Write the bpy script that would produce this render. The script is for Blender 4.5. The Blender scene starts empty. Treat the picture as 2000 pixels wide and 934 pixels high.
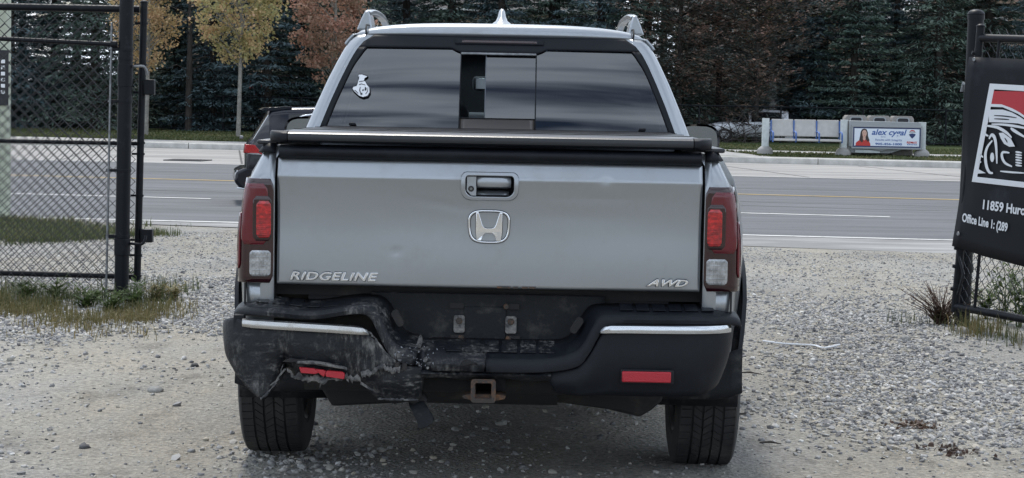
import bpy, bmesh, math, random
import numpy as np
from mathutils import Matrix, Vector, noise as mnoise
from mathutils.geometry import tessellate_polygon
R = math.radians
random.seed(7); rng = np.random.default_rng(7)
scene = bpy.context.scene
col = scene.collection

# ------------------------------------------------------------------ camera
F_PX, CX, CY, CAM_H = 4125.0, 1000.0, 467.0, 1.40
YAW, PITCH, ROLL = math.atan(24 / F_PX), R(-3.62), R(1.1)
_f = Vector((-math.sin(YAW) * math.cos(PITCH), math.cos(YAW) * math.cos(PITCH), math.sin(PITCH)))
_r = Vector((math.cos(YAW), math.sin(YAW), 0)); _u = _r.cross(_f)
CAM_R = _r * math.cos(ROLL) + _u * math.sin(ROLL)
CAM_U = _u * math.cos(ROLL) - _r * math.sin(ROLL)
cam_data = bpy.data.cameras.new('camera'); cam = bpy.data.objects.new('camera', cam_data); col.objects.link(cam)
cam_data.sensor_width = 36; cam_data.lens = F_PX / 2000 * 36
cam_data.clip_start = 0.1; cam_data.clip_end = 3000
M = Matrix((CAM_R, CAM_U, -_f)).transposed().to_4x4(); M.translation = (0, 0, CAM_H)
cam.matrix_world = M
scene.camera = cam

# ------------------------------------------------------------------ sky
SUN_EL, SUN_AZ = R(58), R(-14)      # azimuth from +Y (beyond the truck), negative = left
world = bpy.data.worlds.new('World'); scene.world = world; world.use_nodes = True
nt = world.node_tree; N = nt.nodes; L = nt.links; N.clear()
out = N.new('ShaderNodeOutputWorld'); bg = N.new('ShaderNodeBackground'); bg.inputs[1].default_value = 0.108
sky = N.new('ShaderNodeTexSky'); sky.sky_type = 'NISHITA'; sky.sun_disc = False
sky.sun_elevation = SUN_EL; sky.sun_rotation = SUN_AZ; sky.dust_density = 2.0; sky.air_density = 1.0
tc = N.new('ShaderNodeTexCoord'); sep = N.new('ShaderNodeSeparateXYZ'); L.new(tc.outputs['Generated'], sep.inputs[0])
zm = N.new('ShaderNodeMath'); zm.operation = 'MAXIMUM'; zm.inputs[1].default_value = 0.04; L.new(sep.outputs[2], zm.inputs[0])
dx = N.new('ShaderNodeMath'); dx.operation = 'DIVIDE'; L.new(sep.outputs[0], dx.inputs[0]); L.new(zm.outputs[0], dx.inputs[1])
dy = N.new('ShaderNodeMath'); dy.operation = 'DIVIDE'; L.new(sep.outputs[1], dy.inputs[0]); L.new(zm.outputs[0], dy.inputs[1])
cmb = N.new('ShaderNodeCombineXYZ'); L.new(dx.outputs[0], cmb.inputs[0]); L.new(dy.outputs[0], cmb.inputs[1])
mp = N.new('ShaderNodeMapping'); mp.inputs['Scale'].default_value = (1.0, 4.4, 1); mp.inputs['Location'].default_value = (0.4, 1.3, 0)
mp.inputs['Rotation'].default_value = (0, 0, R(4)); L.new(cmb.outputs[0], mp.inputs[0])
nz = N.new('ShaderNodeTexNoise'); nz.inputs['Scale'].default_value = 1.0; nz.inputs['Detail'].default_value = 8; nz.inputs['Roughness'].default_value = 0.47
nz.inputs['Distortion'].default_value = 0.35
L.new(mp.outputs[0], nz.inputs['Vector'])
rp = N.new('ShaderNodeValToRGB'); rp.color_ramp.elements[0].position = 0.37; rp.color_ramp.elements[1].position = 0.54
L.new(nz.outputs[0], rp.inputs[0])
nz2 = N.new('ShaderNodeTexNoise'); nz2.inputs['Scale'].default_value = 2.6; nz2.inputs['Detail'].default_value = 6; L.new(mp.outputs[0], nz2.inputs['Vector'])
cc = N.new('ShaderNodeMix'); cc.data_type = 'RGBA'; cc.inputs['A'].default_value = (6.6, 7.9, 9.8, 1); cc.inputs['B'].default_value = (15.6, 16.8, 18.4, 1)
L.new(nz2.outputs[0], cc.inputs['Factor'])
mx = N.new('ShaderNodeMix'); mx.data_type = 'RGBA'; L.new(rp.outputs[0], mx.inputs['Factor']); L.new(sky.outputs[0], mx.inputs['A']); L.new(cc.outputs['Result'], mx.inputs['B'])
L.new(mx.outputs['Result'], bg.inputs[0]); L.new(bg.outputs[0], out.inputs[0])
# ------------------------------------------------------------------ sun (veiled by thin cloud) and exposure
sd = bpy.data.lights.new('sun', 'SUN'); sun = bpy.data.objects.new('sun', sd); col.objects.link(sun)
sd.energy = 2.3; sd.angle = R(10); sd.color = (1.0, 0.95, 0.88)
sdir = Vector((math.sin(SUN_AZ) * math.cos(SUN_EL), math.cos(SUN_AZ) * math.cos(SUN_EL), math.sin(SUN_EL)))
sun.rotation_euler = sdir.to_track_quat('Z', 'Y').to_euler(); sun.location = (0, 0, 30)
scene.view_settings.view_transform = 'Standard'; scene.view_settings.look = 'None'
scene.view_settings.exposure = 0.15; scene.view_settings.gamma = 1.0; scene.view_settings.use_curve_mapping = False
scene.cycles.max_bounces = 8; scene.cycles.transparent_max_bounces = 16; scene.cycles.use_denoising = True

# ------------------------------------------------------------------ measuring helpers (a line of sight cut with a plane of the place)
def ray(px, py): return _f + CAM_R * ((px - CX) / F_PX) - CAM_U * ((py - CY) / F_PX)
def at(px, py, Y):
    d = ray(px, py); t = Y / d.y; return Vector((d.x * t, Y, CAM_H + d.z * t))
def gr(px, py, z):
    d = ray(px, py); t = (z - CAM_H) / d.z; return Vector((d.x * t, d.y * t, z))
def sstep(t): t = min(1, max(0, t)); return t * t * (3 - 2 * t)
def interp(x, pts):
    if x <= pts[0][0]: return pts[0][1]
    for (a, b), (c, d) in zip(pts, pts[1:]):
        if x <= c: return b + (d - b) * (x - a) / (c - a)
    return pts[-1][1]

# ------------------------------------------------------------------ materials
def mat(name, color, rough=0.5, metal=0.0, coat=0.0, var=0.0, vscale=8.0, bump=0.0, bscale=60.0, spec=0.5, col2=None, ramp=(0.4, 0.65), scuff=None, stretch=None, dirt=None):
    m = bpy.data.materials.new(name); m.use_nodes = True; t = m.node_tree; n = t.nodes; l = t.links
    b = n['Principled BSDF']; b.inputs['Roughness'].default_value = rough; b.inputs['Metallic'].default_value = metal
    b.inputs['Coat Weight'].default_value = coat; b.inputs['Coat Roughness'].default_value = 0.08; b.inputs['Specular IOR Level'].default_value = spec
    c = (*color, 1); b.inputs['Base Color'].default_value = c
    tcn = n.new('ShaderNodeTexCoord'); src = tcn.outputs['Object']
    if stretch:
        mpn = n.new('ShaderNodeMapping'); mpn.inputs['Scale'].default_value = stretch; l.new(src, mpn.inputs[0]); src = mpn.outputs[0]
    cur = None
    if var or col2:
        a = n.new('ShaderNodeTexNoise'); a.inputs['Scale'].default_value = vscale; a.inputs['Detail'].default_value = 7; a.inputs['Roughness'].default_value = 0.62; l.new(src, a.inputs['Vector'])
        rm = n.new('ShaderNodeValToRGB'); e = rm.color_ramp.elements; e[0].position, e[1].position = ramp
        if col2: e[0].color = c; e[1].color = (*col2, 1)
        else:
            e[0].color = (*[x * (1 - var) for x in color], 1); e[1].color = (*[min(1, x * (1 + var)) for x in color], 1)
        l.new(a.outputs[0], rm.inputs[0]); cur = rm.outputs[0]
    if scuff:                            # worn marks: colour, scale, low, high
        sc, ss, lo, hi = scuff
        a = n.new('ShaderNodeTexNoise'); a.inputs['Scale'].default_value = ss; a.inputs['Detail'].default_value = 9; a.inputs['Roughness'].default_value = 0.7; l.new(src, a.inputs['Vector'])
        rm = n.new('ShaderNodeMapRange'); rm.inputs[1].default_value = lo; rm.inputs[2].default_value = hi; l.new(a.outputs[0], rm.inputs[0])
        mi = n.new('ShaderNodeMix'); mi.data_type = 'RGBA'; mi.inputs['A'].default_value = c; mi.inputs['B'].default_value = (*sc, 1)
        if cur: l.new(cur, mi.inputs['A'])
        l.new(rm.outputs[0], mi.inputs['Factor']); cur = mi.outputs['Result']
        ro = n.new('ShaderNodeMapRange'); ro.inputs[3].default_value = rough; ro.inputs[4].default_value = min(1, rough + 0.3); l.new(rm.outputs[0], ro.inputs[0]); l.new(ro.outputs[0], b.inputs['Roughness'])
    if cur: l.new(cur, b.inputs['Base Color'])
    if bump:
        a = n.new('ShaderNodeTexNoise'); a.inputs['Scale'].default_value = bscale; a.inputs['Detail'].default_value = 6; l.new(src, a.inputs['Vector'])
        bn = n.new('ShaderNodeBump'); bn.inputs['Strength'].default_value = bump; bn.inputs['Distance'].default_value = 0.01; l.new(a.outputs[0], bn.inputs['Height']); l.new(bn.outputs[0], b.inputs['Normal'])
    return m
def leaf_mat(name, stops, trans=0.25, rough=0.6):
    m = bpy.data.materials.new(name); m.use_nodes = True; t = m.node_tree; n = t.nodes; l = t.links
    b = n['Principled BSDF']; b.inputs['Roughness'].default_value = rough; b.inputs['Specular IOR Level'].default_value = 0.25
    g = n.new('ShaderNodeNewGeometry'); r_ = n.new('ShaderNodeValToRGB'); e = r_.color_ramp.elements
    oi = n.new('ShaderNodeObjectInfo'); tcn = n.new('ShaderNodeTexCoord')
    a = n.new('ShaderNodeTexNoise'); a.inputs['Scale'].default_value = 0.9; a.inputs['Detail'].default_value = 2; l.new(tcn.outputs['Object'], a.inputs['Vector'])
    m1 = n.new('ShaderNodeMath'); m1.operation = 'MULTIPLY_ADD'; m1.inputs[1].default_value = 0.45; l.new(g.outputs['Random Per Island'], m1.inputs[0])
    m2 = n.new('ShaderNodeMath'); m2.operation = 'MULTIPLY_ADD'; m2.inputs[1].default_value = 1.5; m2.inputs[2].default_value = -0.45; l.new(a.outputs[0], m2.inputs[0]); l.new(m2.outputs[0], m1.inputs[2])
    l.new(m1.outputs[0], r_.inputs[0])
    while len(e) < len(stops): e.new(0.5)
    for k, (p, c) in enumerate(stops): e[k].position = p; e[k].color = (*c, 1)
    hs = n.new('ShaderNodeHueSaturation'); mr = n.new('ShaderNodeMapRange'); mr.inputs[3].default_value = 0.75; mr.inputs[4].default_value = 1.2
    l.new(oi.outputs['Random'], mr.inputs[0]); l.new(mr.outputs[0], hs.inputs['Value']); l.new(r_.outputs[0], hs.inputs['Color'])
    l.new(hs.outputs[0], b.inputs['Base Color'])
    tr = n.new('ShaderNodeBsdfTranslucent'); l.new(hs.outputs[0], tr.inputs[0]); ms = n.new('ShaderNodeMixShader'); ms.inputs[0].default_value = trans
    l.new(b.outputs[0], ms.inputs[1]); l.new(tr.outputs[0], ms.inputs[2]); l.new(ms.outputs[0], n['Material Output'].inputs[0])
    return m
def glass_mat(name, tint, ior=1.6, rough=0.02, solid=0.0):
    m = bpy.data.materials.new(name); m.use_nodes = True; t = m.node_tree; n = t.nodes; l = t.links; n.remove(n['Principled BSDF'])
    tr = n.new('ShaderNodeBsdfTransparent'); tr.inputs[0].default_value = (*tint, 1)
    gl = n.new('ShaderNodeBsdfGlossy'); gl.inputs['Roughness'].default_value = rough; gl.inputs[0].default_value = (0.95, 0.97, 1, 1)
    fr = n.new('ShaderNodeFresnel'); fr.inputs[0].default_value = ior; mi = n.new('ShaderNodeMixShader')
    l.new(fr.outputs[0], mi.inputs[0]); l.new(tr.outputs[0], mi.inputs[1]); l.new(gl.outputs[0], mi.inputs[2]); last = mi.outputs[0]
    if solid:
        df = n.new('ShaderNodeBsdfDiffuse'); df.inputs[0].default_value = (0.17, 0.15, 0.135, 1); m3 = n.new('ShaderNodeMixShader'); m3.inputs[0].default_value = solid
        l.new(last, m3.inputs[1]); l.new(df.outputs[0], m3.inputs[2]); last = m3.outputs[0]
    l.new(last, n['Material Output'].inputs[0]); return m

def scratched_mat(name, base, worn):
    """dark plastic with fine pale scratches gathered in patches and a thin film of dust"""
    m = bpy.data.materials.new(name); m.use_nodes = True; t = m.node_tree; n = t.nodes; l = t.links; b = n['Principled BSDF']; b.inputs['Specular IOR Level'].default_value = 0.32
    tcn = n.new('ShaderNodeTexCoord')
    def nz_(sc, st, lo, hi, det=6):
        mp_ = n.new('ShaderNodeMapping'); mp_.inputs['Scale'].default_value = st; l.new(tcn.outputs['Object'], mp_.inputs[0]); k = n.new('ShaderNodeTexNoise'); k.inputs['Scale'].default_value = sc; k.inputs['Detail'].default_value = det; k.inputs['Roughness'].default_value = 0.7; l.new(mp_.outputs[0], k.inputs['Vector'])
        q = n.new('ShaderNodeMapRange'); q.inputs[1].default_value = lo; q.inputs[2].default_value = hi; l.new(k.outputs[0], q.inputs[0]); return q.outputs[0]
    def mul(a, b_, op='MULTIPLY'):
        k = n.new('ShaderNodeMath'); k.operation = op; k.use_clamp = True
        for i_, v in enumerate((a, b_)):
            if isinstance(v, float): k.inputs[i_].default_value = v
            else: l.new(v, k.inputs[i_])
        return k.outputs[0]
    f = mul(mul(nz_(4.5, (1, 1, 1), 0.50, 0.66), nz_(70, (1, 1, 0.30), 0.47, 0.66)), mul(nz_(5.5, (1, 1, 1.4), 0.52, 0.68), nz_(60, (0.3, 1, 1.2), 0.50, 0.68)), 'ADD')
    f = mul(f, mul(nz_(9, (1, 1, 1), 0.5, 0.9), 0.22), 'ADD')
    mi = n.new('ShaderNodeMix'); mi.data_type = 'RGBA'; mi.inputs['A'].default_value = (*base, 1); mi.inputs['B'].default_value = (*worn, 1); l.new(f, mi.inputs['Factor']); l.new(mi.outputs['Result'], b.inputs['Base Color'])
    r_ = n.new('ShaderNodeMapRange'); r_.inputs[3].default_value = 0.46; r_.inputs[4].default_value = 0.85; l.new(f, r_.inputs[0]); l.new(r_.outputs[0], b.inputs['Roughness'])
    k = n.new('ShaderNodeTexNoise'); k.inputs['Scale'].default_value = 90; k.inputs['Detail'].default_value = 5; l.new(tcn.outputs['Object'], k.inputs['Vector']); bn = n.new('ShaderNodeBump'); bn.inputs['Strength'].default_value = 0.25; bn.inputs['Distance'].default_value = 0.01; l.new(k.outputs[0], bn.inputs['Height']); l.new(bn.outputs[0], b.inputs['Normal'])
    return m
MT = {}
MT['rubber_trim'] = mat('black_rubber_trim', (0.009, 0.011, 0.015), 0.6, spec=0.2)  # also colours the dark shade edges behind emblem and badges
MT['silver'] = mat('silver_paint', (0.335, 0.36, 0.385), 0.29, 0.78, coat=0.6, scuff=((0.285, 0.285, 0.28), 5.0, 0.48, 0.88), bump=0.015, bscale=3)
MT['black_plastic'] = mat('black_plastic', (0.0045, 0.006, 0.0095), 0.5, bump=0.12, bscale=300, spec=0.26, scuff=((0.022, 0.026, 0.032), 5, 0.5, 0.85))
MT['worn_plastic'] = scratched_mat('scuffed_black_plastic', (0.0065, 0.008, 0.011), (0.20, 0.195, 0.185))
MT['torn_plastic'] = mat('torn_grey_plastic', (0.035, 0.037, 0.04), 0.75, bump=0.4, bscale=80, scuff=((0.26, 0.25, 0.235), 26, 0.44, 0.68))
MT['pale_plastic'] = mat('fresh_broken_plastic', (0.20, 0.21, 0.23), 0.6)
MT['dusty_black'] = mat('dusty_black', (0.007, 0.0085, 0.011), 0.65, bump=0.15, bscale=100, spec=0.3, scuff=((0.07, 0.068, 0.064), 14, 0.53, 0.80))
MT['gloss_black'] = mat('gloss_black', (0.008, 0.009, 0.011), 0.12, coat=0.3)
MT['vinyl'] = mat('tonneau_vinyl', (0.012, 0.0145, 0.019), 0.30, bump=0.08, bscale=260)
MT['under'] = mat('underbody_black', (0.012, 0.012, 0.013), 0.8, scuff=((0.07, 0.06, 0.05), 6, 0.5, 0.8))
MT['chrome'] = mat('chrome', (0.60, 0.62, 0.65), 0.12, 1.0)
MT['badge_chrome'] = mat('badge_chrome', (0.82, 0.84, 0.87), 0.07, 1.0)
MT['chrome_worn'] = mat('worn_chrome', (0.48, 0.48, 0.47), 0.22, 1.0, scuff=((0.35, 0.32, 0.27), 12, 0.5, 0.8))
MT['rubber'] = mat('tyre_rubber', (0.021, 0.022, 0.024), 0.75, scuff=((0.085, 0.08, 0.073), 7, 0.48, 0.85), bump=0.1, bscale=150)
MT['alloy'] = mat('alloy', (0.45, 0.46, 0.48), 0.3, 1.0)
MT['rust'] = mat('rusty_steel', (0.055, 0.045, 0.04), 0.75, 0.2, scuff=((0.22, 0.11, 0.055), 30, 0.48, 0.70), bump=0.3, bscale=200)
MT['red_dark'] = mat('dark_red_lens', (0.020, 0.0012, 0.0035), 0.08, coat=0.7)
MT['red_mid'] = mat('deep_red_lens', (0.11, 0.003, 0.010), 0.14, coat=0.5)
MT['red'] = mat('red_lens', (0.42, 0.008, 0.010), 0.2, coat=0.8, var=0.45, vscale=45, stretch=(1, 1, 2))
MT['red_refl'] = mat('red_reflector', (0.40, 0.014, 0.026), 0.35, bump=0.25, bscale=250)
MT['clear'] = mat('clear_lens', (0.40, 0.415, 0.425), 0.15, 0.35, coat=1.0, var=0.3, vscale=40)
MT['glass'] = glass_mat('privacy_glass', (0.03, 0.033, 0.038), 2.0)
MT['glass_low'] = glass_mat('privacy_glass_brown_reflection', (0.08, 0.08, 0.085), 1.75, 0.05, solid=0.5)  # brownish seat reflection painted in as a diffuse share of the glass
MT['glass_light'] = glass_mat('clear_glass', (0.62, 0.68, 0.70), 1.5)
MT['mirror'] = mat('mirror_glass', (0.22, 0.25, 0.28), 0.03, 1.0)
MT['mirror_dim'] = mat('inside_mirror_glass', (0.10, 0.115, 0.125), 0.08, 1.0)
MT['apron'] = mat('driveway_apron_concrete', (0.25, 0.248, 0.242), 0.9, var=0.25, vscale=1.3, bump=0.3, bscale=40, stretch=(0.4, 1.4, 1))
MT['interior'] = mat('interior_trim', (0.12, 0.135, 0.155), 0.8)
MT['interior_light'] = mat('interior_headliner', (0.42, 0.44, 0.47), 0.9)
MT['decal_white'] = mat('decal_white', (0.75, 0.77, 0.8), 0.5)
MT['decal_black'] = mat('decal_black', (0.01, 0.011, 0.016), 0.4)
MT['gate'] = mat('black_gate_paint', (0.004, 0.0055, 0.0085), 0.42, spec=0.22, scuff=((0.035, 0.04, 0.045), 14, 0.56, 0.85), bump=0.06, bscale=40)
MT['wire'] = mat('black_vinyl_wire', (0.006, 0.008, 0.011), 0.45)
MT['galv'] = mat('galvanised_steel', (0.22, 0.23, 0.24), 0.5, 0.7, var=0.3, vscale=30)
MT['banner'] = mat('banner_vinyl', (0.006, 0.0075, 0.011), 0.55, bump=0.15, bscale=5, spec=0.22, scuff=((0.04, 0.045, 0.055), 2.5, 0.58, 0.85))
MT['banner_white'] = mat('banner_print_white', (0.66, 0.68, 0.71), 0.5)
MT['banner_red'] = mat('banner_print_red', (0.42, 0.02, 0.03), 0.5)
MT['asphalt'] = mat('asphalt', (0.105, 0.110, 0.118), 0.85, var=0.22, vscale=1.2, bump=0.5, bscale=90, stretch=(0.25, 1.6, 1))
MT['concrete'] = mat('concrete', (0.34, 0.335, 0.32), 0.9, var=0.18, vscale=1.5, bump=0.3, bscale=40)
MT['concrete_dark'] = mat('tracked_concrete', (0.30, 0.29, 0.275), 0.9, var=0.28, vscale=0.9, bump=0.3, bscale=40, stretch=(0.18, 1.8, 1))
MT['line_white'] = mat('road_paint_white', (0.62, 0.62, 0.60), 0.8, scuff=((0.2, 0.2, 0.2), 6, 0.52, 0.75))
MT['line_yellow'] = mat('road_paint_yellow', (0.50, 0.34, 0.10), 0.8, scuff=((0.2, 0.19, 0.17), 6, 0.5, 0.75))
MT['iron'] = mat('cast_iron', (0.04, 0.04, 0.04), 0.7)
MT['seat'] = mat('bench_plastic', (0.43, 0.42, 0.40), 0.6, var=0.06)
MT['post_white'] = mat('bench_post_paint', (0.52, 0.56, 0.56), 0.55, var=0.08)
MT['blue'] = mat('blue_armrest', (0.06, 0.14, 0.38), 0.5)
MT['bin'] = mat('bin_plastic', (0.27, 0.255, 0.235), 0.75, var=0.12, vscale=20)
MT['frame_grey'] = mat('ad_frame_grey', (0.30, 0.32, 0.33), 0.5, 0.3)
MT['ad_white'] = mat('ad_print_white', (0.70, 0.76, 0.84), 0.35)
MT['ad_navy'] = mat('ad_print_navy', (0.012, 0.03, 0.12), 0.35)
MT['ad_blue'] = mat('ad_print_blue', (0.03, 0.10, 0.33), 0.4)
MT['ad_red'] = mat('ad_print_red', (0.52, 0.035, 0.03), 0.4)
MT['ad_skin'] = mat('ad_print_skin', (0.60, 0.38, 0.30), 0.4)
MT['ad_hair'] = mat('ad_print_hair', (0.035, 0.02, 0.018), 0.4)
MT['suv'] = mat('black_car_paint', (0.006, 0.008, 0.014), 0.12, coat=0.0, spec=0.45)
MT['car_silver'] = mat('silver_car_paint', (0.58, 0.60, 0.63), 0.3, 0.4, coat=0.8)
MT['bark'] = mat('bark', (0.045, 0.038, 0.034), 0.95, var=0.4, vscale=12, bump=0.6, bscale=30, stretch=(1, 1, 0.25))
MT['bark_pale'] = mat('pale_bark', (0.26, 0.245, 0.22), 0.9, var=0.25, vscale=10, bump=0.3, bscale=40)
MT['birch'] = mat('birch_bark', (0.55, 0.55, 0.53), 0.8, col2=(0.08, 0.08, 0.08), vscale=6, ramp=(0.58, 0.66), stretch=(0.4, 0.4, 3))
MT['spruce'] = leaf_mat('spruce_needles', [(0.0, (0.036, 0.064, 0.074)), (0.5, (0.080, 0.125, 0.136)), (1.0, (0.155, 0.21, 0.222))], 0.12)
MT['spruce_green'] = leaf_mat('spruce_needles_green', [(0.0, (0.040, 0.066, 0.058)), (0.5, (0.090, 0.135, 0.110)), (1.0, (0.18, 0.225, 0.17))], 0.12)
MT['pine_brown'] = leaf_mat('browning_needles', [(0.0, (0.052, 0.070, 0.070)), (0.46, (0.105, 0.125, 0.112)), (0.62, (0.19, 0.135, 0.118)), (1.0, (0.40, 0.25, 0.19))], 0.12)
MT['maple_y'] = leaf_mat('turning_maple_leaves', [(0.0, (0.19, 0.21, 0.09)), (0.4, (0.36, 0.34, 0.16)), (0.65, (0.55, 0.43, 0.22)), (1.0, (0.60, 0.36, 0.25))], 0.35)
MT['maple_o'] = leaf_mat('orange_maple_leaves', [(0.0, (0.26, 0.25, 0.12)), (0.45, (0.55, 0.42, 0.22)), (1.0, (0.66, 0.42, 0.26))], 0.35)
MT['maple_r'] = leaf_mat('rusty_maple_leaves', [(0.0, (0.13, 0.125, 0.075)), (0.45, (0.30, 0.20, 0.145)), (1.0, (0.46, 0.24, 0.18))], 0.35)
MT['grass'] = leaf_mat('grass_blades', [(0.0, (0.040, 0.055, 0.022)), (0.6, (0.085, 0.102, 0.042)), (1.0, (0.17, 0.155, 0.075))], 0.3)
MT['grass_dry'] = leaf_mat('dry_grass_blades', [(0.0, (0.07, 0.085, 0.025)), (0.45, (0.16, 0.14, 0.06)), (1.0, (0.32, 0.25, 0.13))], 0.3)
MT['weed'] = leaf_mat('weed_leaves', [(0.0, (0.045, 0.07, 0.02)), (0.6, (0.09, 0.13, 0.04)), (1.0, (0.16, 0.18, 0.07))], 0.3)
MT['weed_brown'] = leaf_mat('withered_weed', [(0.0, (0.05, 0.035, 0.028)), (0.5, (0.11, 0.07, 0.055)), (1.0, (0.17, 0.12, 0.08))], 0.2)
MT['brick'] = mat('peach_brick', (0.33, 0.23, 0.18), 0.9, var=0.18, vscale=5)
MT['roof'] = mat('roof_shingle', (0.13, 0.12, 0.115), 0.9, var=0.3, vscale=6)
MT['trim'] = mat('house_trim', (0.6, 0.6, 0.58), 0.6)
MT['pale_post'] = mat('pale_green_post', (0.42, 0.45, 0.36), 0.7, var=0.12, vscale=4)
MT['lawn'] = mat('lawn', (0.045, 0.065, 0.022), 0.95, var=0.35, vscale=3, bump=0.6, bscale=30)
MT['stone'] = mat('rock', (0.26, 0.255, 0.24), 0.85, var=0.25, vscale=12, bump=0.3, bscale=40)

# ------------------------------------------------------------------ objects
def tag(o, label=None, cat=None, group=None, kind=None):
    if label: o['label'] = label
    if cat: o['category'] = cat
    if group: o['group'] = group
    if kind: o['kind'] = kind
    return o
def empty(name, loc=(0, 0, 0), rz=0.0):
    o = bpy.data.objects.new(name, None); col.objects.link(o); o.location = loc; o.rotation_euler = (0, 0, rz); o.empty_display_size = 0.1; return o
def link_mesh(name, me, m, parent=None):
    o = bpy.data.objects.new(name, me); col.objects.link(o)
    if m is not None and not me.materials: me.materials.append(MT[m] if isinstance(m, str) else m)
    if parent is not None: o.parent = parent
    return o
class MB:
    def __init__(s): s.v = []; s.f = []
    def add(s, vs, fs):
        b = len(s.v); s.v += [tuple(v) for v in vs]; s.f += [tuple(b + i for i in f) for f in fs]; return s
    def box(s, c, d, rot=None):
        c = Vector(c); h = [x / 2 for x in d]; vs = []
        for sx, sy, sz in ((-1,-1,-1),(1,-1,-1),(1,1,-1),(-1,1,-1),(-1,-1,1),(1,-1,1),(1,1,1),(-1,1,1)):
            p = Vector((sx*h[0], sy*h[1], sz*h[2])); p = (rot @ p if rot else p) + c; vs.append(p)
        return s.add(vs, [(0,3,2,1),(4,5,6,7),(0,1,5,4),(1,2,6,5),(2,3,7,6),(3,0,4,7)])
    def tube(s, pts, r, n=8, cap=True):
        pts = [Vector(p) for p in pts]; k = len(pts); rs = r if isinstance(r, (list, tuple)) else [r] * k; vs = []; up = None
        for i, p in enumerate(pts):
            t = (pts[min(i+1, k-1)] - pts[max(i-1, 0)]).normalized()
            if up is None: up = Vector((0, 0, 1)) if abs(t.z) < 0.9 else Vector((0, 1, 0))
            a = t.cross(up).normalized(); b = a.cross(t).normalized(); up = b
            for j in range(n):
                q = 2 * math.pi * j / n; vs.append(p + (a * math.cos(q) + b * math.sin(q)) * rs[i])
        fs = [(i*n+j, i*n+(j+1) % n, (i+1)*n+(j+1) % n, (i+1)*n+j) for i in range(k-1) for j in range(n)]
        if cap: fs += [tuple(reversed(range(n))), tuple((k-1)*n+j for j in range(n))]
        return s.add(vs, fs)
    def grid(s, P, closed=False):
        a = len(P); b = len(P[0]); vs = [p for row in P for p in row]
        return s.add(vs, [(i*b+j, i*b+(j+1) % b, (i+1)*b+(j+1) % b, (i+1)*b+j) for i in range(a-1) for j in range(b if closed else b-1)])
    def prism(s, poly, f0, f1):          # poly of 2D points, f0/f1 map a 2D point to the two faces
        n = len(poly); vs = [f0(p) for p in poly] + [f1(p) for p in poly]
        tri = tessellate_polygon([[Vector((p[0], p[1], 0)) for p in poly]])
        fs = [tuple(t) for t in tri] + [tuple(n + i for i in reversed(t)) for t in tri] + [(i, (i+1) % n, n+(i+1) % n, n+i) for i in range(n)]
        return s.add(vs, fs)
    def build(s, name, m, parent=None, sharp=38, bevel=0.0, solid=0.0, seg=2, offset=0.0, fixn=True):
        me = bpy.data.meshes.new(name); me.from_pydata(s.v, [], s.f)
        if fixn:
            bm = bmesh.new(); bm.from_mesh(me); bmesh.ops.recalc_face_normals(bm, faces=bm.faces); bm.to_mesh(me); bm.free()
        me.polygons.foreach_set('use_smooth', [True] * len(me.polygons)); me.set_sharp_from_angle(angle=R(sharp)); me.update()
        o = link_mesh(name, me, m, parent)
        if solid: k = o.modifiers.new('solid', 'SOLIDIFY'); k.thickness = solid; k.offset = offset
        if bevel: k = o.modifiers.new('bevel', 'BEVEL'); k.width = bevel; k.segments = seg; k.limit_method = 'ANGLE'; k.angle_limit = R(40); k.harden_normals = False
        return o
def npmesh(name, V, Fq, m, parent=None, smooth=False):
    V = np.asarray(V, np.float32); Fq = np.asarray(Fq, np.int32); k = Fq.shape[1]
    me = bpy.data.meshes.new(name); me.vertices.add(len(V)); me.vertices.foreach_set('co', V.ravel())
    me.loops.add(Fq.size); me.loops.foreach_set('vertex_index', Fq.ravel()); me.polygons.add(len(Fq))
    me.polygons.foreach_set('loop_start', np.arange(len(Fq), dtype=np.int32) * k)
    me.polygons.foreach_set('use_smooth', np.full(len(Fq), smooth)); me.update(calc_edges=True); me.validate()
    return link_mesh(name, me, m, parent)
def rotm(ax, deg): return Matrix.Rotation(R(deg), 3, ax)
def copy_tree(o, parent=None):
    c = o.copy(); col.objects.link(c)
    if parent is not None: c.parent = parent
    for ch in list(o.children): copy_tree(ch, c)
    return c
def catmull(pts, k=5):
    pts = [Vector(p) for p in pts]; o = []
    for i in range(len(pts) - 1):
        a = pts[max(i-1, 0)]; b = pts[i]; c = pts[i+1]; d = pts[min(i+2, len(pts)-1)]
        for j in range(k):
            t = j / k; o.append(0.5 * ((2*b) + (c-a)*t + (2*a-5*b+4*c-d)*t*t + (3*b-a-3*c+d)*t**3))
    o.append(pts[-1]); return o
def text_mesh(body, w=None, h=None, depth=0.002, shear=0.0, offset=0.0, space=1.0, bevel=0.0):
    cu = bpy.data.curves.new('lettering', 'FONT'); cu.body = body; cu.extrude = 0.05; cu.shear = shear; cu.offset = offset; cu.space_character = space; cu.resolution_u = 3; cu.bevel_depth = bevel; cu.bevel_resolution = 1
    o = bpy.data.objects.new('lettering', cu); col.objects.link(o); dg = bpy.context.evaluated_depsgraph_get(); dg.update()
    me = bpy.data.meshes.new_from_object(o.evaluated_get(dg)); bpy.data.objects.remove(o); bpy.data.curves.remove(cu)
    c = np.empty(len(me.vertices) * 3); me.vertices.foreach_get('co', c); c = c.reshape(-1, 3)
    mn, mx_ = c.min(0), c.max(0); sy = h / (mx_[1] - mn[1]) if h else 1.0; sx = w / (mx_[0] - mn[0]) if w else sy
    if not h: sy = sx
    q = np.empty_like(c); q[:, 0] = (c[:, 0] - mn[0]) * sx; q[:, 2] = (c[:, 1] - mn[1]) * sy; q[:, 1] = -(c[:, 2] / max(1e-6, mx_[2])) * depth / 2
    me.vertices.foreach_set('co', q.ravel()); me.update(); return me
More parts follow.
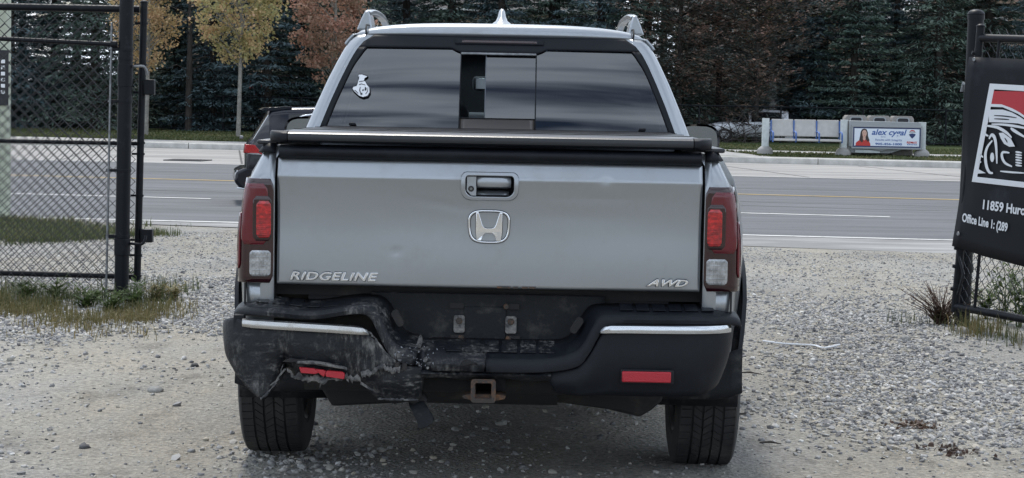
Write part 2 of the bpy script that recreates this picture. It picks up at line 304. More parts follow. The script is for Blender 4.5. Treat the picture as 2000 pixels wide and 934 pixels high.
def letter(name, body, pos, m, parent, rz=0.0, **k):
    me = text_mesh(body, **k); me.materials.clear(); o = link_mesh(name, me, m, parent); o.location = pos; o.rotation_euler = (0, 0, rz); return o
MT['kerb'] = mat('kerb_concrete', (0.46, 0.45, 0.42), 0.9, var=0.15, vscale=3, bump=0.3, bscale=40)
# ================================================================== SETTING
def vnoise(x, y, s=0):
    xi = np.floor(x).astype(np.int64); yi = np.floor(y).astype(np.int64); fx = x - xi; fy = y - yi; fx = fx*fx*(3-2*fx); fy = fy*fy*(3-2*fy)
    def h(a, b):
        n_ = (a * 374761393 + b * 668265263 + s * 1442695041) & 0x7fffffff; n_ = ((n_ ^ (n_ >> 13)) * 1274126177) & 0x7fffffff; return (n_ ^ (n_ >> 16)) % 65536 / 65535.0
    return (h(xi, yi)*(1-fx)+h(xi+1, yi)*fx)*(1-fy) + (h(xi, yi+1)*(1-fx)+h(xi+1, yi+1)*fx)*fy
def fbm(x, y, o=4, s=0):
    t = 0; a = 0.5
    for i in range(o): t = t + a * vnoise(x * 2**i, y * 2**i, s + i); a *= 0.5
    return t / (1 - 0.5**o)
def cl(x, k): return np.clip(x, -k, k)
def near_g(x): return 23.9 - 0.27 * cl(x, 7)
def near_a(x): return 25.35 - 0.087 * cl(x, 60)
def l_white(x): return 31.15 - 0.15 * cl(x, 60)
def l_yellow(x): return 38.2 - 0.17 * cl(x, 60)
def far_a(x): return 48.35 - 0.12 * cl(x, 60)
def kerb_y(x): return 61.3 - 0.25 * cl(x, 22)
RZ = -0.10
def gravel_w(x, y):                       # 0 packed dirt .. 1 loose stone
    right = np.exp(-((x - (1.9 + 0.10*(y-11)))/0.75)**2) * np.clip((y-8.3)/1.2, 0, 1) * np.clip((17-y)/3, 0, 1)
    left = np.clip((y - 12.0 - 0.25*(x+2))/1.0, 0, 1) * np.clip((-0.9 - x)/0.6, 0, 1) * np.clip((19-y)/3, 0, 1)
    under = np.exp(-((x + 0.85)/0.5)**2) * np.exp(-((y - 8.6)/1.0)**2) * 0.7
    n_ = fbm(x*0.9, y*0.55, 4, 3)
    return np.clip(np.maximum(np.maximum(right, left), under) * 1.15 + (n_ - 0.5) * 1.5, 0, 1)
def terrain(x, y):
    x = np.asarray(x, float); y = np.asarray(y, float)
    z = np.where(y < 16, -0.02, -0.02 - 0.085 * np.clip((y - 16) / 7.5, 0, 1))
    inroad = (y > near_g(x) + 0.45) & (y < kerb_y(x) + 0.25)
    z = np.where(inroad, -0.15, z)
    d = y - kerb_y(x)
    zf = np.interp(d, [0.25, 4.5, 9, 14, 40, 300], [0.055, 0.16, 0.23, 0.27, 0.35, 0.6])
    return np.where(d >= 0.25, zf, z)
xs = np.unique(np.concatenate([np.linspace(-6, 6, 260), np.linspace(-40, 40, 80), np.array([-900, -500, -250, -120, -70, 70, 120, 250, 500, 900])]))
ys = np.unique(np.concatenate([np.array([-600, -300, -120, -50, -20, -8, 0, 4]), np.linspace(6.5, 17, 300), np.linspace(17, 26, 110), np.linspace(26, 56, 12), np.linspace(56, 82, 110), np.array([90, 110, 150, 250, 500, 1200])]))
X, Y = np.meshgrid(xs, ys); Z = terrain(X, Y)
yard = (Y < near_g(X) - 0.5) & (np.abs(X) < 12)
gw = gravel_w(X, Y)
Z = Z + np.where(yard, (fbm(X*0.8, Y*0.8, 3, 11) - 0.5) * 0.035 + (fbm(X*7, Y*7, 3, 17) - 0.5) * (0.008 + 0.022*gw), 0)
a, b = X.shape; idx = np.arange(a*b).reshape(a, b)
Q = np.stack([idx[:-1, :-1], idx[:-1, 1:], idx[1:, 1:], idx[1:, :-1]], -1).reshape(-1, 4)
def ground_mat():
    m = bpy.data.materials.new('gravel_yard_and_lawn'); m.use_nodes = True; t = m.node_tree; n = t.nodes; l = t.links; b_ = n['Principled BSDF']; b_.inputs['Roughness'].default_value = 0.93; b_.inputs['Specular IOR Level'].default_value = 0.25
    tcn = n.new('ShaderNodeTexCoord'); src = tcn.outputs['Object']
    def noise(sc, det=6, ro=0.6, stretch=None):
        k = n.new('ShaderNodeTexNoise'); k.inputs['Scale'].default_value = sc; k.inputs['Detail'].default_value = det; k.inputs['Roughness'].default_value = ro
        if stretch:
            q = n.new('ShaderNodeMapping'); q.inputs['Scale'].default_value = stretch; l.new(src, q.inputs[0]); l.new(q.outputs[0], k.inputs['Vector'])
        else: l.new(src, k.inputs['Vector'])
        return k.outputs[0]
    def ramp(s, stops):
        k = n.new('ShaderNodeValToRGB'); e = k.color_ramp.elements
        while len(e) < len(stops): e.new(0.5)
        for i, (p, c) in enumerate(stops): e[i].position = p; e[i].color = (*c, 1) if len(c) == 3 else c
        l.new(s, k.inputs[0]); return k.outputs[0]
    def mix(fa, A, B, mode='MIX'):
        k = n.new('ShaderNodeMix'); k.data_type = 'RGBA'; k.blend_type = mode
        if isinstance(fa, float): k.inputs['Factor'].default_value = fa
        else: l.new(fa, k.inputs['Factor'])
        l.new(A, k.inputs['A']); l.new(B, k.inputs['B']); return k.outputs['Result']
    big = ramp(noise(0.45, 5, 0.6, (1, 0.5, 1)), [(0.3, (0.27, 0.258, 0.235)), (0.5, (0.365, 0.348, 0.312)), (0.72, (0.45, 0.425, 0.375))])
    grit = ramp(noise(42, 8, 0.75), [(0.30, (0.36, 0.36, 0.36)), (0.48, (0.93, 0.93, 0.93)), (0.72, (1.36, 1.36, 1.36))])
    vo = n.new('ShaderNodeTexVoronoi'); vo.inputs['Scale'].default_value = 55; l.new(src, vo.inputs['Vector'])
    vr = ramp(vo.outputs['Color'], [(0.0, (0.62, 0.63, 0.66)), (0.6, (1.0, 1.0, 1.0)), (1.0, (1.22, 1.2, 1.17))])
    c1 = mix(0.8, big, grit, 'MULTIPLY'); c1 = mix(0.75, c1, vr, 'MULTIPLY')
    dark = ramp(noise(3.2, 7, 0.7, (1, 0.45, 1)), [(0.54, (1, 1, 1)), (0.68, (0.62, 0.61, 0.60))]); c1 = mix(0.9, c1, dark, 'MULTIPLY')
    tan = ramp(noise(0.8, 6, 0.65, (1, 0.35, 1)), [(0.42, (0.93, 0.95, 0.975)), (0.60, (1.01, 0.98, 0.915))]); c1 = mix(1.0, c1, tan, 'MULTIPLY')
    lawn = ramp(noise(4, 6, 0.7), [(0.3, (0.030, 0.048, 0.014)), (0.7, (0.075, 0.095, 0.032))])
    sp = n.new('ShaderNodeSeparateXYZ'); l.new(src, sp.inputs[0]); mr = n.new('ShaderNodeMapRange'); mr.inputs[1].default_value = 50; mr.inputs[2].default_value = 52; l.new(sp.outputs[1], mr.inputs[0])
    l.new(mix(mr.outputs[0], c1, lawn), b_.inputs['Base Color'])
    ad = n.new('ShaderNodeMath'); ad.operation = 'ADD'; l.new(noise(26, 9, 0.8), ad.inputs[0]); l.new(vo.outputs['Distance'], ad.inputs[1])
    bn = n.new('ShaderNodeBump'); bn.inputs['Strength'].default_value = 0.8; bn.inputs['Distance'].default_value = 0.02; l.new(ad.outputs[0], bn.inputs['Height']); l.new(bn.outputs[0], b_.inputs['Normal'])
    return m
MT['ground'] = ground_mat()
o = npmesh('ground', np.stack([X, Y, Z], -1).reshape(-1, 3), Q, 'ground', smooth=True); tag(o, kind='structure')

def strip(name, f0, f1, z, m, x0=-70, x1=70, n=90, parent=None, zf=None):
    P = []
    for i in range(n + 1):
        x = x0 + (x1 - x0) * i / n; y0, y1 = float(f0(x)), float(f1(x))
        P.append([(x, y0 + (y1-y0)*k/4, z if zf is None else zf(x, y0 + (y1-y0)*k/4)) for k in range(5)])
    mb = MB(); mb.grid(P); o = mb.build(name, m, parent, fixn=False)
    me = o.data; me.flip_normals() if me.polygons[0].normal.z < 0 else None
    return o
apron = tag(strip('pavement', near_g, near_a, RZ + 0.004, 'apron'), kind='structure')
road = tag(strip('road', near_a, far_a, RZ, 'asphalt'), kind='structure')
bay = tag(strip('bus_bay', far_a, lambda x: kerb_y(x), RZ + 0.002, 'concrete_dark'), kind='structure')
def pline(name, f, w, x0, x1, m, parent, z=RZ + 0.006): return strip(name, lambda x: f(x) - w/2, lambda x: f(x) + w/2, z, m, x0, x1, 30, parent)
pline('edge_line', lambda x: near_a(x) + 0.15, 0.16, -60, 60, 'line_white', road)
for x0, x1 in ((-27, -23.5), (-18, -14), (-10.0, -4.75), (0.9, 5.25), (12, 16), (22, 26)): pline('lane_line', l_white, 0.17, x0, x1, 'line_white', road)
pline('centre_line', l_yellow, 0.19, -60, 60, 'line_yellow', road)
pline('edge_line', lambda x: far_a(x) - 0.1, 0.15, -60, 60, 'line_white', road, RZ + 0.008)
# narrow repaired cracks in the asphalt and saw cuts in the bay, with a slightly sunken sealant bead
for (xa, xb, yy, am) in ((-8, 9, 33.6, 0.2), (-3, 12, 35.1, 0.25), (-14, 2, 42.6, 0.3), (4, 14, 41.0, 0.3)):
    pline('crack_seal', lambda x, yy=yy, am=am: yy - 0.15*x + am*math.sin(x*1.7+yy) * 0.4, 0.06, xa, xb, 'iron', road, RZ + 0.005)
for k in range(-5, 6):
    xk = k * 4.4 + 1.2; mb = MB(); mb.box((xk, (far_a(xk)+kerb_y(xk))/2, RZ + 0.004), (0.05, float(kerb_y(xk)-far_a(xk)) - 0.4, 0.004), rotm('Z', 8)); mb.build('saw_cut', 'iron', bay)
pline('saw_cut', lambda x: far_a(x) + 4.6, 0.06, -40, 40, 'iron', bay)
# storm drain grate by the bay
g0 = gr(367, 314, RZ); gt = empty('drain_grate', g0, R(-7)); tag(gt, 'black iron storm drain grate set in the far road beside the concrete bay', 'drain grate')
mb = MB()
for sx, sy, cx_, cy_ in ((.95, .08, 0, -.45), (.95, .08, 0, .45), (.08, .82, -.435, 0), (.08, .82, .435, 0)): mb.box((cx_, cy_, 0.012), (sx, sy, 0.03))
mb.build('grate_frame', 'iron', gt)
for k in range(9): mb = MB(); mb.box((-0.36 + k*0.09, 0, 0.012), (0.045, .82, 0.022)); mb.build('grate_bar', 'iron', gt)
# kerb along the bay: separate cast lengths
kerb = empty('kerb'); tag(kerb, kind='structure')
x = -24.0; k = 0
while x < 26:
    ln = 4.6; x2 = x + ln - 0.025; mb = MB()
    prof = [(0.0, -0.16), (0.0, 0.04), (0.02, 0.066), (0.05, 0.075), (0.20, 0.078), (0.24, 0.07), (0.24, -0.16)]
    P = [[(xx, float(kerb_y(xx)) + a_, b_) for a_, b_ in prof] for xx in (x, (x+x2)/2, x2)]; mb.grid(P, True)
    mb.add(P[0], [tuple(range(7))]); mb.add(P[-1], [tuple(range(7))]); mb.build('kerb_stone', 'kerb', kerb, bevel=0.008); x += ln; k += 1
def walk_w(x): return 1.7 - 1.15 * sstep((x - 2.0) / 2.0) if x < 4.2 else (0.55 + 2.6 * (sstep((x-4.2)/0.3) - sstep((x-6.2)/0.6)))
tag(strip('sidewalk', lambda x: kerb_y(x) + 0.24, lambda x: kerb_y(x) + 0.24 + walk_w(x), 0, 'concrete', -60, 60, 240, zf=lambda x, y: float(terrain(x, y)) + 0.016), kind='structure')
tag(strip('path', lambda x: kerb_y(x) + 3.6, lambda x: kerb_y(x) + 5.0, 0, 'concrete', 3, 60, 100, zf=lambda x, y: float(terrain(x, y)) + 0.014), kind='structure')

# ------------------------------------------------------------------ loose gravel: pebbles instanced over the yard (nobody could count it)
peb_col = bpy.data.collections.new('pebble_shapes')
def pebble_mat():
    m = bpy.data.materials.new('pebbles'); m.use_nodes = True; t = m.node_tree; n = t.nodes; l = t.links; b_ = n['Principled BSDF']; b_.inputs['Roughness'].default_value = 0.85; b_.inputs['Specular IOR Level'].default_value = 0.3
    oi = n.new('ShaderNodeObjectInfo'); k = n.new('ShaderNodeValToRGB'); e = k.color_ramp.elements
    st = [(0.0, (0.09, 0.09, 0.093)), (0.16, (0.19, 0.19, 0.195)), (0.5, (0.325, 0.322, 0.315)), (0.75, (0.41, 0.40, 0.38)), (0.9, (0.43, 0.39, 0.32)), (1.0, (0.60, 0.595, 0.58))]
    while len(e) < len(st): e.new(0.5)
    for i, (p, c) in enumerate(st): e[i].position = p; e[i].color = (*c, 1)
    l.new(oi.outputs['Random'], k.inputs[0]); l.new(k.outputs[0], b_.inputs['Base Color']); return m
MT['pebble'] = pebble_mat()
for k in range(6):
    bm = bmesh.new(); bmesh.ops.create_icosphere(bm, subdivisions=1 if k < 4 else 2, radius=0.5)
    for v in bm.verts:
        nn = v.co.copy(); v.co = nn * (0.62 + 0.76 * random.random()); v.co.z *= 0.66; v.co.y *= random.uniform(0.75, 1.0)
    me = bpy.data.meshes.new('pebble'); bm.to_mesh(me); bm.free()
    me.polygons.foreach_set('use_smooth', [k >= 4] * len(me.polygons)); me.materials.append(MT['pebble'])
    peb_col.objects.link(bpy.data.objects.new('pebble', me))
def scatter_points(n, y0, y1):
    yy = np.sqrt(rng.uniform(y0*y0, y1*y1, n)); xx = (rng.uniform(-1, 1, n)) * (yy * 0.255 + 0.25); return xx, yy
px_, py_, ps_ = [], [], []
def put(n, y0, y1, wfun, smin, smax, pw=1.6):
    xx, yy = scatter_points(n, y0, y1); keep = rng.random(n) < wfun(xx, yy); xx, yy = xx[keep], yy[keep]
    px_.append(xx); py_.append(yy); ps_.append(smin + (smax - smin) * rng.random(len(xx))**pw)
put(110000, 7.6, 17, lambda x, y: gravel_w(x, y)**1.7 * (1 - .75*np.exp(-(x/.75)**4) * (y < 9.6)), 0.010, 0.036, 2.0)
put(90000, 7.6, 24, lambda x, y: 0.12 + 0.55*gravel_w(x, y) + 0.12*(y > 13), 0.006, 0.017)
put(40000, 14, 24, lambda x, y: (y < near_g(x) - 0.1) * (0.25 + 0.4*fbm(x, y, 3, 5)), 0.010, 0.028)
put(520, 7.6, 20, lambda x, y: 0.5 + 0*x, 0.026, 0.055, 2.5)
PX, PY, PS = np.concatenate(px_), np.concatenate(py_), np.concatenate(ps_)
ok = PY < near_g(PX) + (fbm(PX*1.3, PY*1.3, 3, 9) - 0.60) * 2.4; PX, PY, PS = PX[ok], PY[ok], PS[ok]
# bilinear height of the ground mesh
xi = np.clip(np.searchsorted(xs, PX) - 1, 0, len(xs)-2); yi = np.clip(np.searchsorted(ys, PY) - 1, 0, len(ys)-2)
fx = (PX - xs[xi])/(xs[xi+1]-xs[xi]); fy = (PY - ys[yi])/(ys[yi+1]-ys[yi])
PZ = (Z[yi, xi]*(1-fx)+Z[yi, xi+1]*fx)*(1-fy) + (Z[yi+1, xi]*(1-fx)+Z[yi+1, xi+1]*fx)*fy + PS*0.08
PZ = np.where(PY > near_g(PX) - 0.08, RZ + 0.004 + PS*0.15, PZ)
me = bpy.data.meshes.new('gravel'); me.vertices.add(len(PX)); me.vertices.foreach_set('co', np.stack([PX, PY, PZ], -1).astype(np.float32).ravel())
at_s = me.attributes.new('peb_size', 'FLOAT', 'POINT'); at_s.data.foreach_set('value', PS.astype(np.float32))
at_r = me.attributes.new('peb_rot', 'FLOAT_VECTOR', 'POINT'); rr = np.stack([rng.uniform(-.5, .5, len(PX)), rng.uniform(-.5, .5, len(PX)), rng.uniform(0, 6.28, len(PX))], -1); at_r.data.foreach_set('vector', rr.astype(np.float32).ravel())
at_i = me.attributes.new('peb_kind', 'INT', 'POINT'); at_i.data.foreach_set('value', rng.integers(0, 6, len(PX)).astype(np.int32))
gravel = link_mesh('gravel', me, None); tag(gravel, 'loose grey gravel scattered over the yard around the truck', 'gravel', kind='stuff')
ng = bpy.data.node_groups.new('scatter_pebbles', 'GeometryNodeTree')
ng.interface.new_socket('Geometry', in_out='INPUT', socket_type='NodeSocketGeometry'); ng.interface.new_socket('Geometry', in_out='OUTPUT', socket_type='NodeSocketGeometry')
gi = ng.nodes.new('NodeGroupInput'); go = ng.nodes.new('NodeGroupOutput'); ip = ng.nodes.new('GeometryNodeInstanceOnPoints'); ci = ng.nodes.new('GeometryNodeCollectionInfo')
ci.inputs['Collection'].default_value = peb_col; ci.inputs['Separate Children'].default_value = True; ci.inputs['Reset Children'].default_value = True
def named(t, nm):
    k = ng.nodes.new('GeometryNodeInputNamedAttribute'); k.data_type = t; k.inputs['Name'].default_value = nm; return k.outputs['Attribute']
ng.links.new(gi.outputs[0], ip.inputs['Points']); ng.links.new(ci.outputs[0], ip.inputs['Instance']); ip.inputs['Pick Instance'].default_value = True
ng.links.new(named('INT', 'peb_kind'), ip.inputs['Instance Index']); ng.links.new(named('FLOAT_VECTOR', 'peb_rot'), ip.inputs['Rotation']); ng.links.new(named('FLOAT', 'peb_size'), ip.inputs['Scale'])
ng.links.new(ip.outputs[0], go.inputs[0]); gm = gravel.modifiers.new('scatter', 'NODES'); gm.node_group = ng
def ground_z(x, y):
    i = int(np.clip(np.searchsorted(xs, x) - 1, 0, len(xs)-2)); j = int(np.clip(np.searchsorted(ys, y) - 1, 0, len(ys)-2))
    a_ = (x - xs[i])/(xs[i+1]-xs[i]); b_ = (y - ys[j])/(ys[j+1]-ys[j])
    return float((Z[j, i]*(1-a_)+Z[j, i+1]*a_)*(1-b_) + (Z[j+1, i]*(1-a_)+Z[j+1, i+1]*a_)*b_)
# ================================================================== PICKUP TRUCK (local: x right, y forward, z up; y = 0 at the tailgate face)
truck = empty('pickup_truck', (-0.126, 7.5, 0))
tag(truck, 'silver pickup truck with dented tailgate and torn black rear bumper on gravel driveway', 'pickup truck')
def part(mb, name, m, parent=truck, **k): return mb.build(name, m, parent, **k)
BS_TOP = 1.245
XR = [(0.50, .872), (0.60, .880), (0.66, .885), (0.75, .889), (0.85, .889), (0.94, .886), (1.05, .874), (1.125, .860), (1.20, .826), (1.245, .800)]
WS = [(0.36, .93), (0.50, .965), (0.66, .985), (0.75, .990), (0.85, .992), (0.94, .988), (1.05, .972), (1.125, .950), (1.20, .905), (1.245, .860)]
def y0_rear(z): return interp(z, [(0.5, 0.03), (0.75, 0.012), (1.0, 0.004), (1.125, 0.0), (1.245, 0.065)])
def bedpath(z, off=0.0):
    """points from the tailgate gap round the rear corner and along the side at height z"""
    xr = interp(z, XR) + off; y0 = y0_rear(z) - off; W = interp(z, WS) + off
    pts = [(.765, y0), (.79, y0), (xr-.05, y0+.002), (xr-.024, y0+.009), (xr-.009, y0+.028), (xr, y0+.06)]
    for y in (.12, .2, .3, .42, .5, .56, .62, .70, .8, .9, .98, 1.06, 1.16, 1.26, 1.34, 1.40, 1.46, 1.54, 1.64, 1.8, 2.1, 2.4, 2.7, 2.95, 3.2, 3.4, 3.55, 3.62, 3.68, 3.76, 3.86, 3.96, 4.04, 4.12, 4.2, 4.3, 4.4, 4.48, 4.56, 4.66, 4.8, 4.95, 5.05, 5.12):
        f = sstep((y - .06) / .85); ww = xr + (W - xr) * f
        ww -= 0.10 * sstep((y - 4.2) / 0.9) + 0.16 * max(0, (y - 4.9) / 0.22)**2
        pts.append((ww, y))
    return pts
AX = (0.98, 4.16); AZ = 0.365; AR = 0.445
zl = [0.36, 0.43, 0.5, 0.56, 0.60, 0.66, 0.70, 0.745, 0.79, 0.85, 0.90, 0.94, 1.0, 1.05, 1.09, 1.125, 1.15, 1.175, 1.20, 1.222, 1.238, 1.245]
for sgn in (-1, 1):
    P = []
    for z in zl:
        row = []
        for (x, y) in bedpath(z):
            zz = z
            tz = (z - 0.36) / (BS_TOP - 0.36)
            if y > 1.5: zz += 0.035 * sstep((y-1.5)/.4) * tz
            if y > 3.6: zz -= 0.17 * sstep((y-3.6)/1.5) * tz
            for ay in AX:                 # snap to the wheel opening
                d = math.hypot(y - ay, zz - AZ)
                if d < AR + 0.03 and d > 1e-4 and abs(d - AR) < 0.05:
                    y = ay + (y-ay) * AR / d; zz = AZ + (zz-AZ) * AR / d
            row.append((sgn * x, y, zz))
        P.append(row)
    mb = MB(); b_ = len(P[0]); mb.v = [p for r_ in P for p in r_]
    for i in range(len(P)-1):
        for j in range(b_-1):
            ids = (i*b_+j, i*b_+j+1, (i+1)*b_+j+1, (i+1)*b_+j); c = sum((Vector(mb.v[q]) for q in ids), Vector()) / 4
            if min(math.hypot(c.y-ay, c.z-AZ) for ay in AX) < AR - 0.004: continue
            if c.z < 0.575 and c.y < 0.5: continue          # the bumper stands here
            mb.f.append(ids)
    part(mb, 'body_side', 'silver', solid=0.012, offset=-1 if sgn > 0 else -1, sharp=50)
    # seam between bed corner and bed side below the lamp
    mb = MB(); mb.box((sgn*.868, y0_rear(.70) + .001, .70), (.006, .012, .10)); part(mb, 'panel_gap', 'under')
    # black wheel opening trim
    for ay in AX:
        P = []
        for k in range(33):
            a_ = R(-8 + 196 * k / 32); cy_, cz_ = ay + math.cos(a_) * (AR + .01), AZ + math.sin(a_) * (AR + .01)
            xb = interp(cz_, WS) if ay < 2 else interp(cz_, WS) - 0.03
            P.append([(sgn*(xb-.05), ay + math.cos(a_)*(AR-.02), AZ + math.sin(a_)*(AR-.02)), (sgn*(xb+.002), ay + math.cos(a_)*(AR-.018), AZ + math.sin(a_)*(AR-.018)),
                      (sgn*(xb+.006), cy_, cz_), (sgn*(xb+.004), ay+math.cos(a_)*(AR+.028), AZ+math.sin(a_)*(AR+.028)), (sgn*(xb-.012), ay+math.cos(a_)*(AR+.034), AZ+math.sin(a_)*(AR+.034))])
        mb = MB(); mb.grid(P); part(mb, 'wheel_arch_trim', 'black_plastic')
        P = []                            # liner
        for k in range(25):
            a_ = R(-14 + 208 * k / 24); P.append([(sgn*x, ay + math.cos(a_)*(AR-.025+ .01*q), AZ + math.sin(a_)*(AR-.025)) for q, x in enumerate((.60, .70, .85, .955))])
        mb = MB(); mb.grid(P); part(mb, 'wheel_liner', 'dusty_black', solid=0.006)
    # lower rear end of the liner hanging behind the tyre
    P = [[(sgn*x, .47 + .03*math.sin(v*2) + .02*(x-.7), .30 + .17*v + .035*max(0, (x-.86)/.12)**2) for x in (.64, .70, .78, .86, .92, .965)] for v in (0, .25, .5, .75, 1)]
    mb = MB(); mb.grid(P); part(mb, 'mud_guard', 'dusty_black', solid=0.012)
    # inner bed wall top / rail cap
    mb = MB(); mb.box((sgn*.80, .78, 1.252), (.075, 1.45, .016)); part(mb, 'bed_rail_cap', 'vinyl', bevel=.006)
    mb = MB(); P = [[(sgn*x, y, z) for (x, y, z) in ((.768, .055, 1.247), (.800, .06, 1.250), (.812, .10, 1.247), (.82, .30, 1.240))],
                    [(sgn*x, y, z) for (x, y, z) in ((.768, .035, 1.215), (.812, .04, 1.217), (.832, .09, 1.215), (.84, .30, 1.21))]]
    mb.grid(P); part(mb, 'corner_cap', 'black_plastic', solid=.008, offset=0)

# ---- tail lamps, a proud shell following the corner, with the lit chambers as sub-parts
def corner_patch(sgn, z0, z1, s0, s1, off, nz=12, ns=24, rnd=0.0):
    """patch of the corner surface; s is the length along the horizontal path from the tailgate gap"""
    P = []
    for i in range(nz+1):
        z = z0 + (z1 - z0) * i / nz; pts = [Vector((x, y, 0)) for x, y in bedpath(z, off)]; acc = [0]
        for p, q in zip(pts, pts[1:]): acc.append(acc[-1] + (q-p).length)
        row = []; e = min(1, min(i, nz-i)/2.0); sh = rnd * (1 - math.sqrt(max(0, 1-(1-e)**2)))
        for j in range(ns+1):
            s = s0 + sh + (s1 - s0 - 2*sh) * j / ns; k = max(q for q in range(len(acc)) if acc[q] <= s + 1e-9); k = min(k, len(acc)-2); t = (s-acc[k])/(acc[k+1]-acc[k])
            p = pts[k].lerp(pts[k+1], t); row.append((sgn*p.x, p.y, z))
        P.append(row)
    return P
for sgn in (-1, 1):
    tl = MB(); tl.grid(corner_patch(sgn, .752, 1.124, .002, .34, .008, 16, 40, .012)); tlo = part(tl, 'tail_light', 'red_dark', solid=.010, offset=0, sharp=60)
    def chamber(name, m, z0, z1, s0, s1, off, rnd=.006, sol=.006):
        mb = MB(); mb.grid(corner_patch(sgn, z0, z1, s0, s1, off, 12, 16, rnd)); return mb.build(name, m, tlo, solid=sol, offset=0, sharp=60)
    chamber('outer_lens', 'red_mid', .888, 1.106, .022, .122, .0135, .016, .005)
    chamber('side_lens', 'red_mid', .80, 1.00, .130, .25, .0135, .012, .005)
    chamber('inner_frame', 'red_dark', .902, 1.062, .008, .075, .0165, .012, .005)
    chamber('brake_lens', 'red', .914, 1.045, .010, .062, .0195, .010, .005)
    chamber('reverse_lens', 'clear', .776, .868, .010, .086, .0145, .010, .006)
    for k in range(6):
        z = .783 + k*.0155; mb = MB(); mb.grid(corner_patch(sgn, z-.0011, z+.0011, .014, .082, .0185, 2, 6)); mb.build('lens_rib', 'clear', tlo, solid=.002)
    for k in range(5):
        s = .024 + k*.0135; mb = MB(); mb.grid(corner_patch(sgn, .78, .864, s-.0011, s+.0011, .0188, 8, 2)); mb.build('lens_rib', 'clear', tlo, solid=.002)
    for k in range(9):
        z = .918 + k*.0068 ; mb = MB(); mb.grid(corner_patch(sgn, z-.001, z+.001, .014, .058, .0232, 2, 6)); mb.build('lens_rib', 'red', tlo, solid=.0015)

# ---- tailgate
def tg_y(x, z):
    if z < .752: y = interp(z, [(.745, .016), (.7485, .006), (.752, .0015)])
    elif z < 1.133: t = (z - .752)/.381; y = .0015 - .006*math.sin(min(1, t*2.2)*math.pi/2) + .0075*math.sin(math.pi*t)**2*.5 - .0165*t**5
    else: y = interp(z, [(1.133, -.0210), (1.138, -.0208), (1.143, -.0185), (1.168, -.007), (1.19, .0025), (1.20, .008)])
    y += .016 * (abs(x)/.755)**3
    y += .004*math.exp(-((x-.41)/.018)**2 - ((z-1.136)/.012)**2)          # dings and soft waves
    y += .0010*math.exp(-((x-.30)/.20)**2 - ((z-1.01)/.03)**2) + .0014*math.exp(-((x+.16)/.11)**2-((z-1.045+.15*(x+.16))/.012)**2) + .0009*math.exp(-((x-.40)/.14)**2-((z-1.075)/.012)**2)
    y += .0022*math.exp(-((x+.33)/.012)**2 - ((z-.872)/.01)**2) + .0005*math.sin(x*9)*math.sin(z*17)
    return y
gx = sorted(set([-.755 + 1.51*i/110 for i in range(111)] + [-.092, .092])); gz = sorted(set([.745, .748, .752, .76, .77] + [.785 + .0125*i for i in range(28)] + [1.126, 1.131, 1.136, 1.141, 1.147, 1.155, 1.165, 1.177, 1.19, 1.198] + [1.073, 1.151]))
mb = MB(); b_ = len(gx); mb.v = [(x, tg_y(x, z), z) for z in gz for x in gx]
for i in range(len(gz)-1):
    for j in range(b_-1):
        if gx[j] > -.0921 and gx[j+1] < .0921 and gz[i] > 1.0729 and gz[i+1] < 1.1511: continue
        mb.f.append((i*b_+j, i*b_+j+1, (i+1)*b_+j+1, (i+1)*b_+j))
tg = part(mb, 'tailgate', 'silver', solid=.022, offset=-1, sharp=60)
def rrect(cx_, cz_, w, h, r, n=6, rb=None):
    rb = r if rb is None else rb; o = []
    for (sx, sz, a0, q) in ((1, 1, 0, r), (-1, 1, 90, r), (-1, -1, 180, rb), (1, -1, 270, rb)):
        for k in range(n+1):
            a_ = R(a0 + 90*k/n); o.append((cx_ + sx*(w/2-q) + q*math.cos(a_), cz_ + sz*(h/2-q) + q*math.sin(a_)))
    return o
def ring_part(name, m, o1, o2, yo, parent, depth=.012, bevel=.003):
    mb = MB(); n = len(o1)
    for k in range(n):
        q = (k+1) % n
    A = [(x, yo(x, z) - depth, z) for x, z in o1]; B = [(x, yo(x, z) - depth, z) for x, z in o2]; C = [(x, yo(x, z) + .004, z) for x, z in o1]; D = [(x, yo(x, z)+.006, z) for x, z in o2]
    mb.grid([C, A, B, D], True); return mb.build(name, m, parent, bevel=bevel)
ring_part('handle_bezel', 'silver', rrect(0, 1.112, .205, .102, .022, rb=.036), rrect(0, 1.112, .172, .074, .012, rb=.028), lambda x, z: tg_y(x, z) - .001, tg, .008)
mb = MB(); P = [[(x, .05, z) for x, z in rrect(0, 1.112, .182, .08, .014)], [(x, tg_y(x, z)+.003, z) for x, z in rrect(0, 1.112, .182, .08, .014)]]; mb.grid(P, True)
mb.add([(x, .05, z) for x, z in rrect(0, 1.112, .182, .08, .014)], [tuple(range(28))]); mb.build('handle_recess', 'dusty_black', tg)
mb = MB()
P = [[(x, -.010 + d, z) for x in (-.045, -.02, .03, .075)] for z, d in ((1.144, .010), (1.139, 0), (1.126, -.004), (1.114, 0), (1.109, .012))]; mb.grid(P); mb.build('handle_grip', 'silver', tg, solid=.01)
mb = MB(); P = [[(x, .012 + d, z) for x in (-.045, .0, .045, .068)] for z, d in ((1.098, .022), (1.09, .005), (1.082, 0), (1.076, .004))]; mb.grid(P); mb.build('handle_lip', 'silver', tg, solid=.006)
mb = MB(); mb.prism([(-.083, 1.147), (-.047, 1.147), (-.047, 1.077), (-.066, 1.077), (-.083, 1.094)], lambda p: (p[0], -.009, p[1]), lambda p: (p[0], .03, p[1])); mb.build('lock_plate', 'silver', tg, bevel=.002)
mb = MB(); mb.tube([(-.066, -.0105, 1.102), (-.066, -.0155, 1.102)], [.011, .0095], 20); cam_l = mb.build('camera_lens', 'gloss_black', tg)
mb = MB(); mb.tube([(-.066, -.0150, 1.102), (-.066, -.0170, 1.102)], [.0055, .005], 16); mb.build('lens_glass', 'mirror', tg)
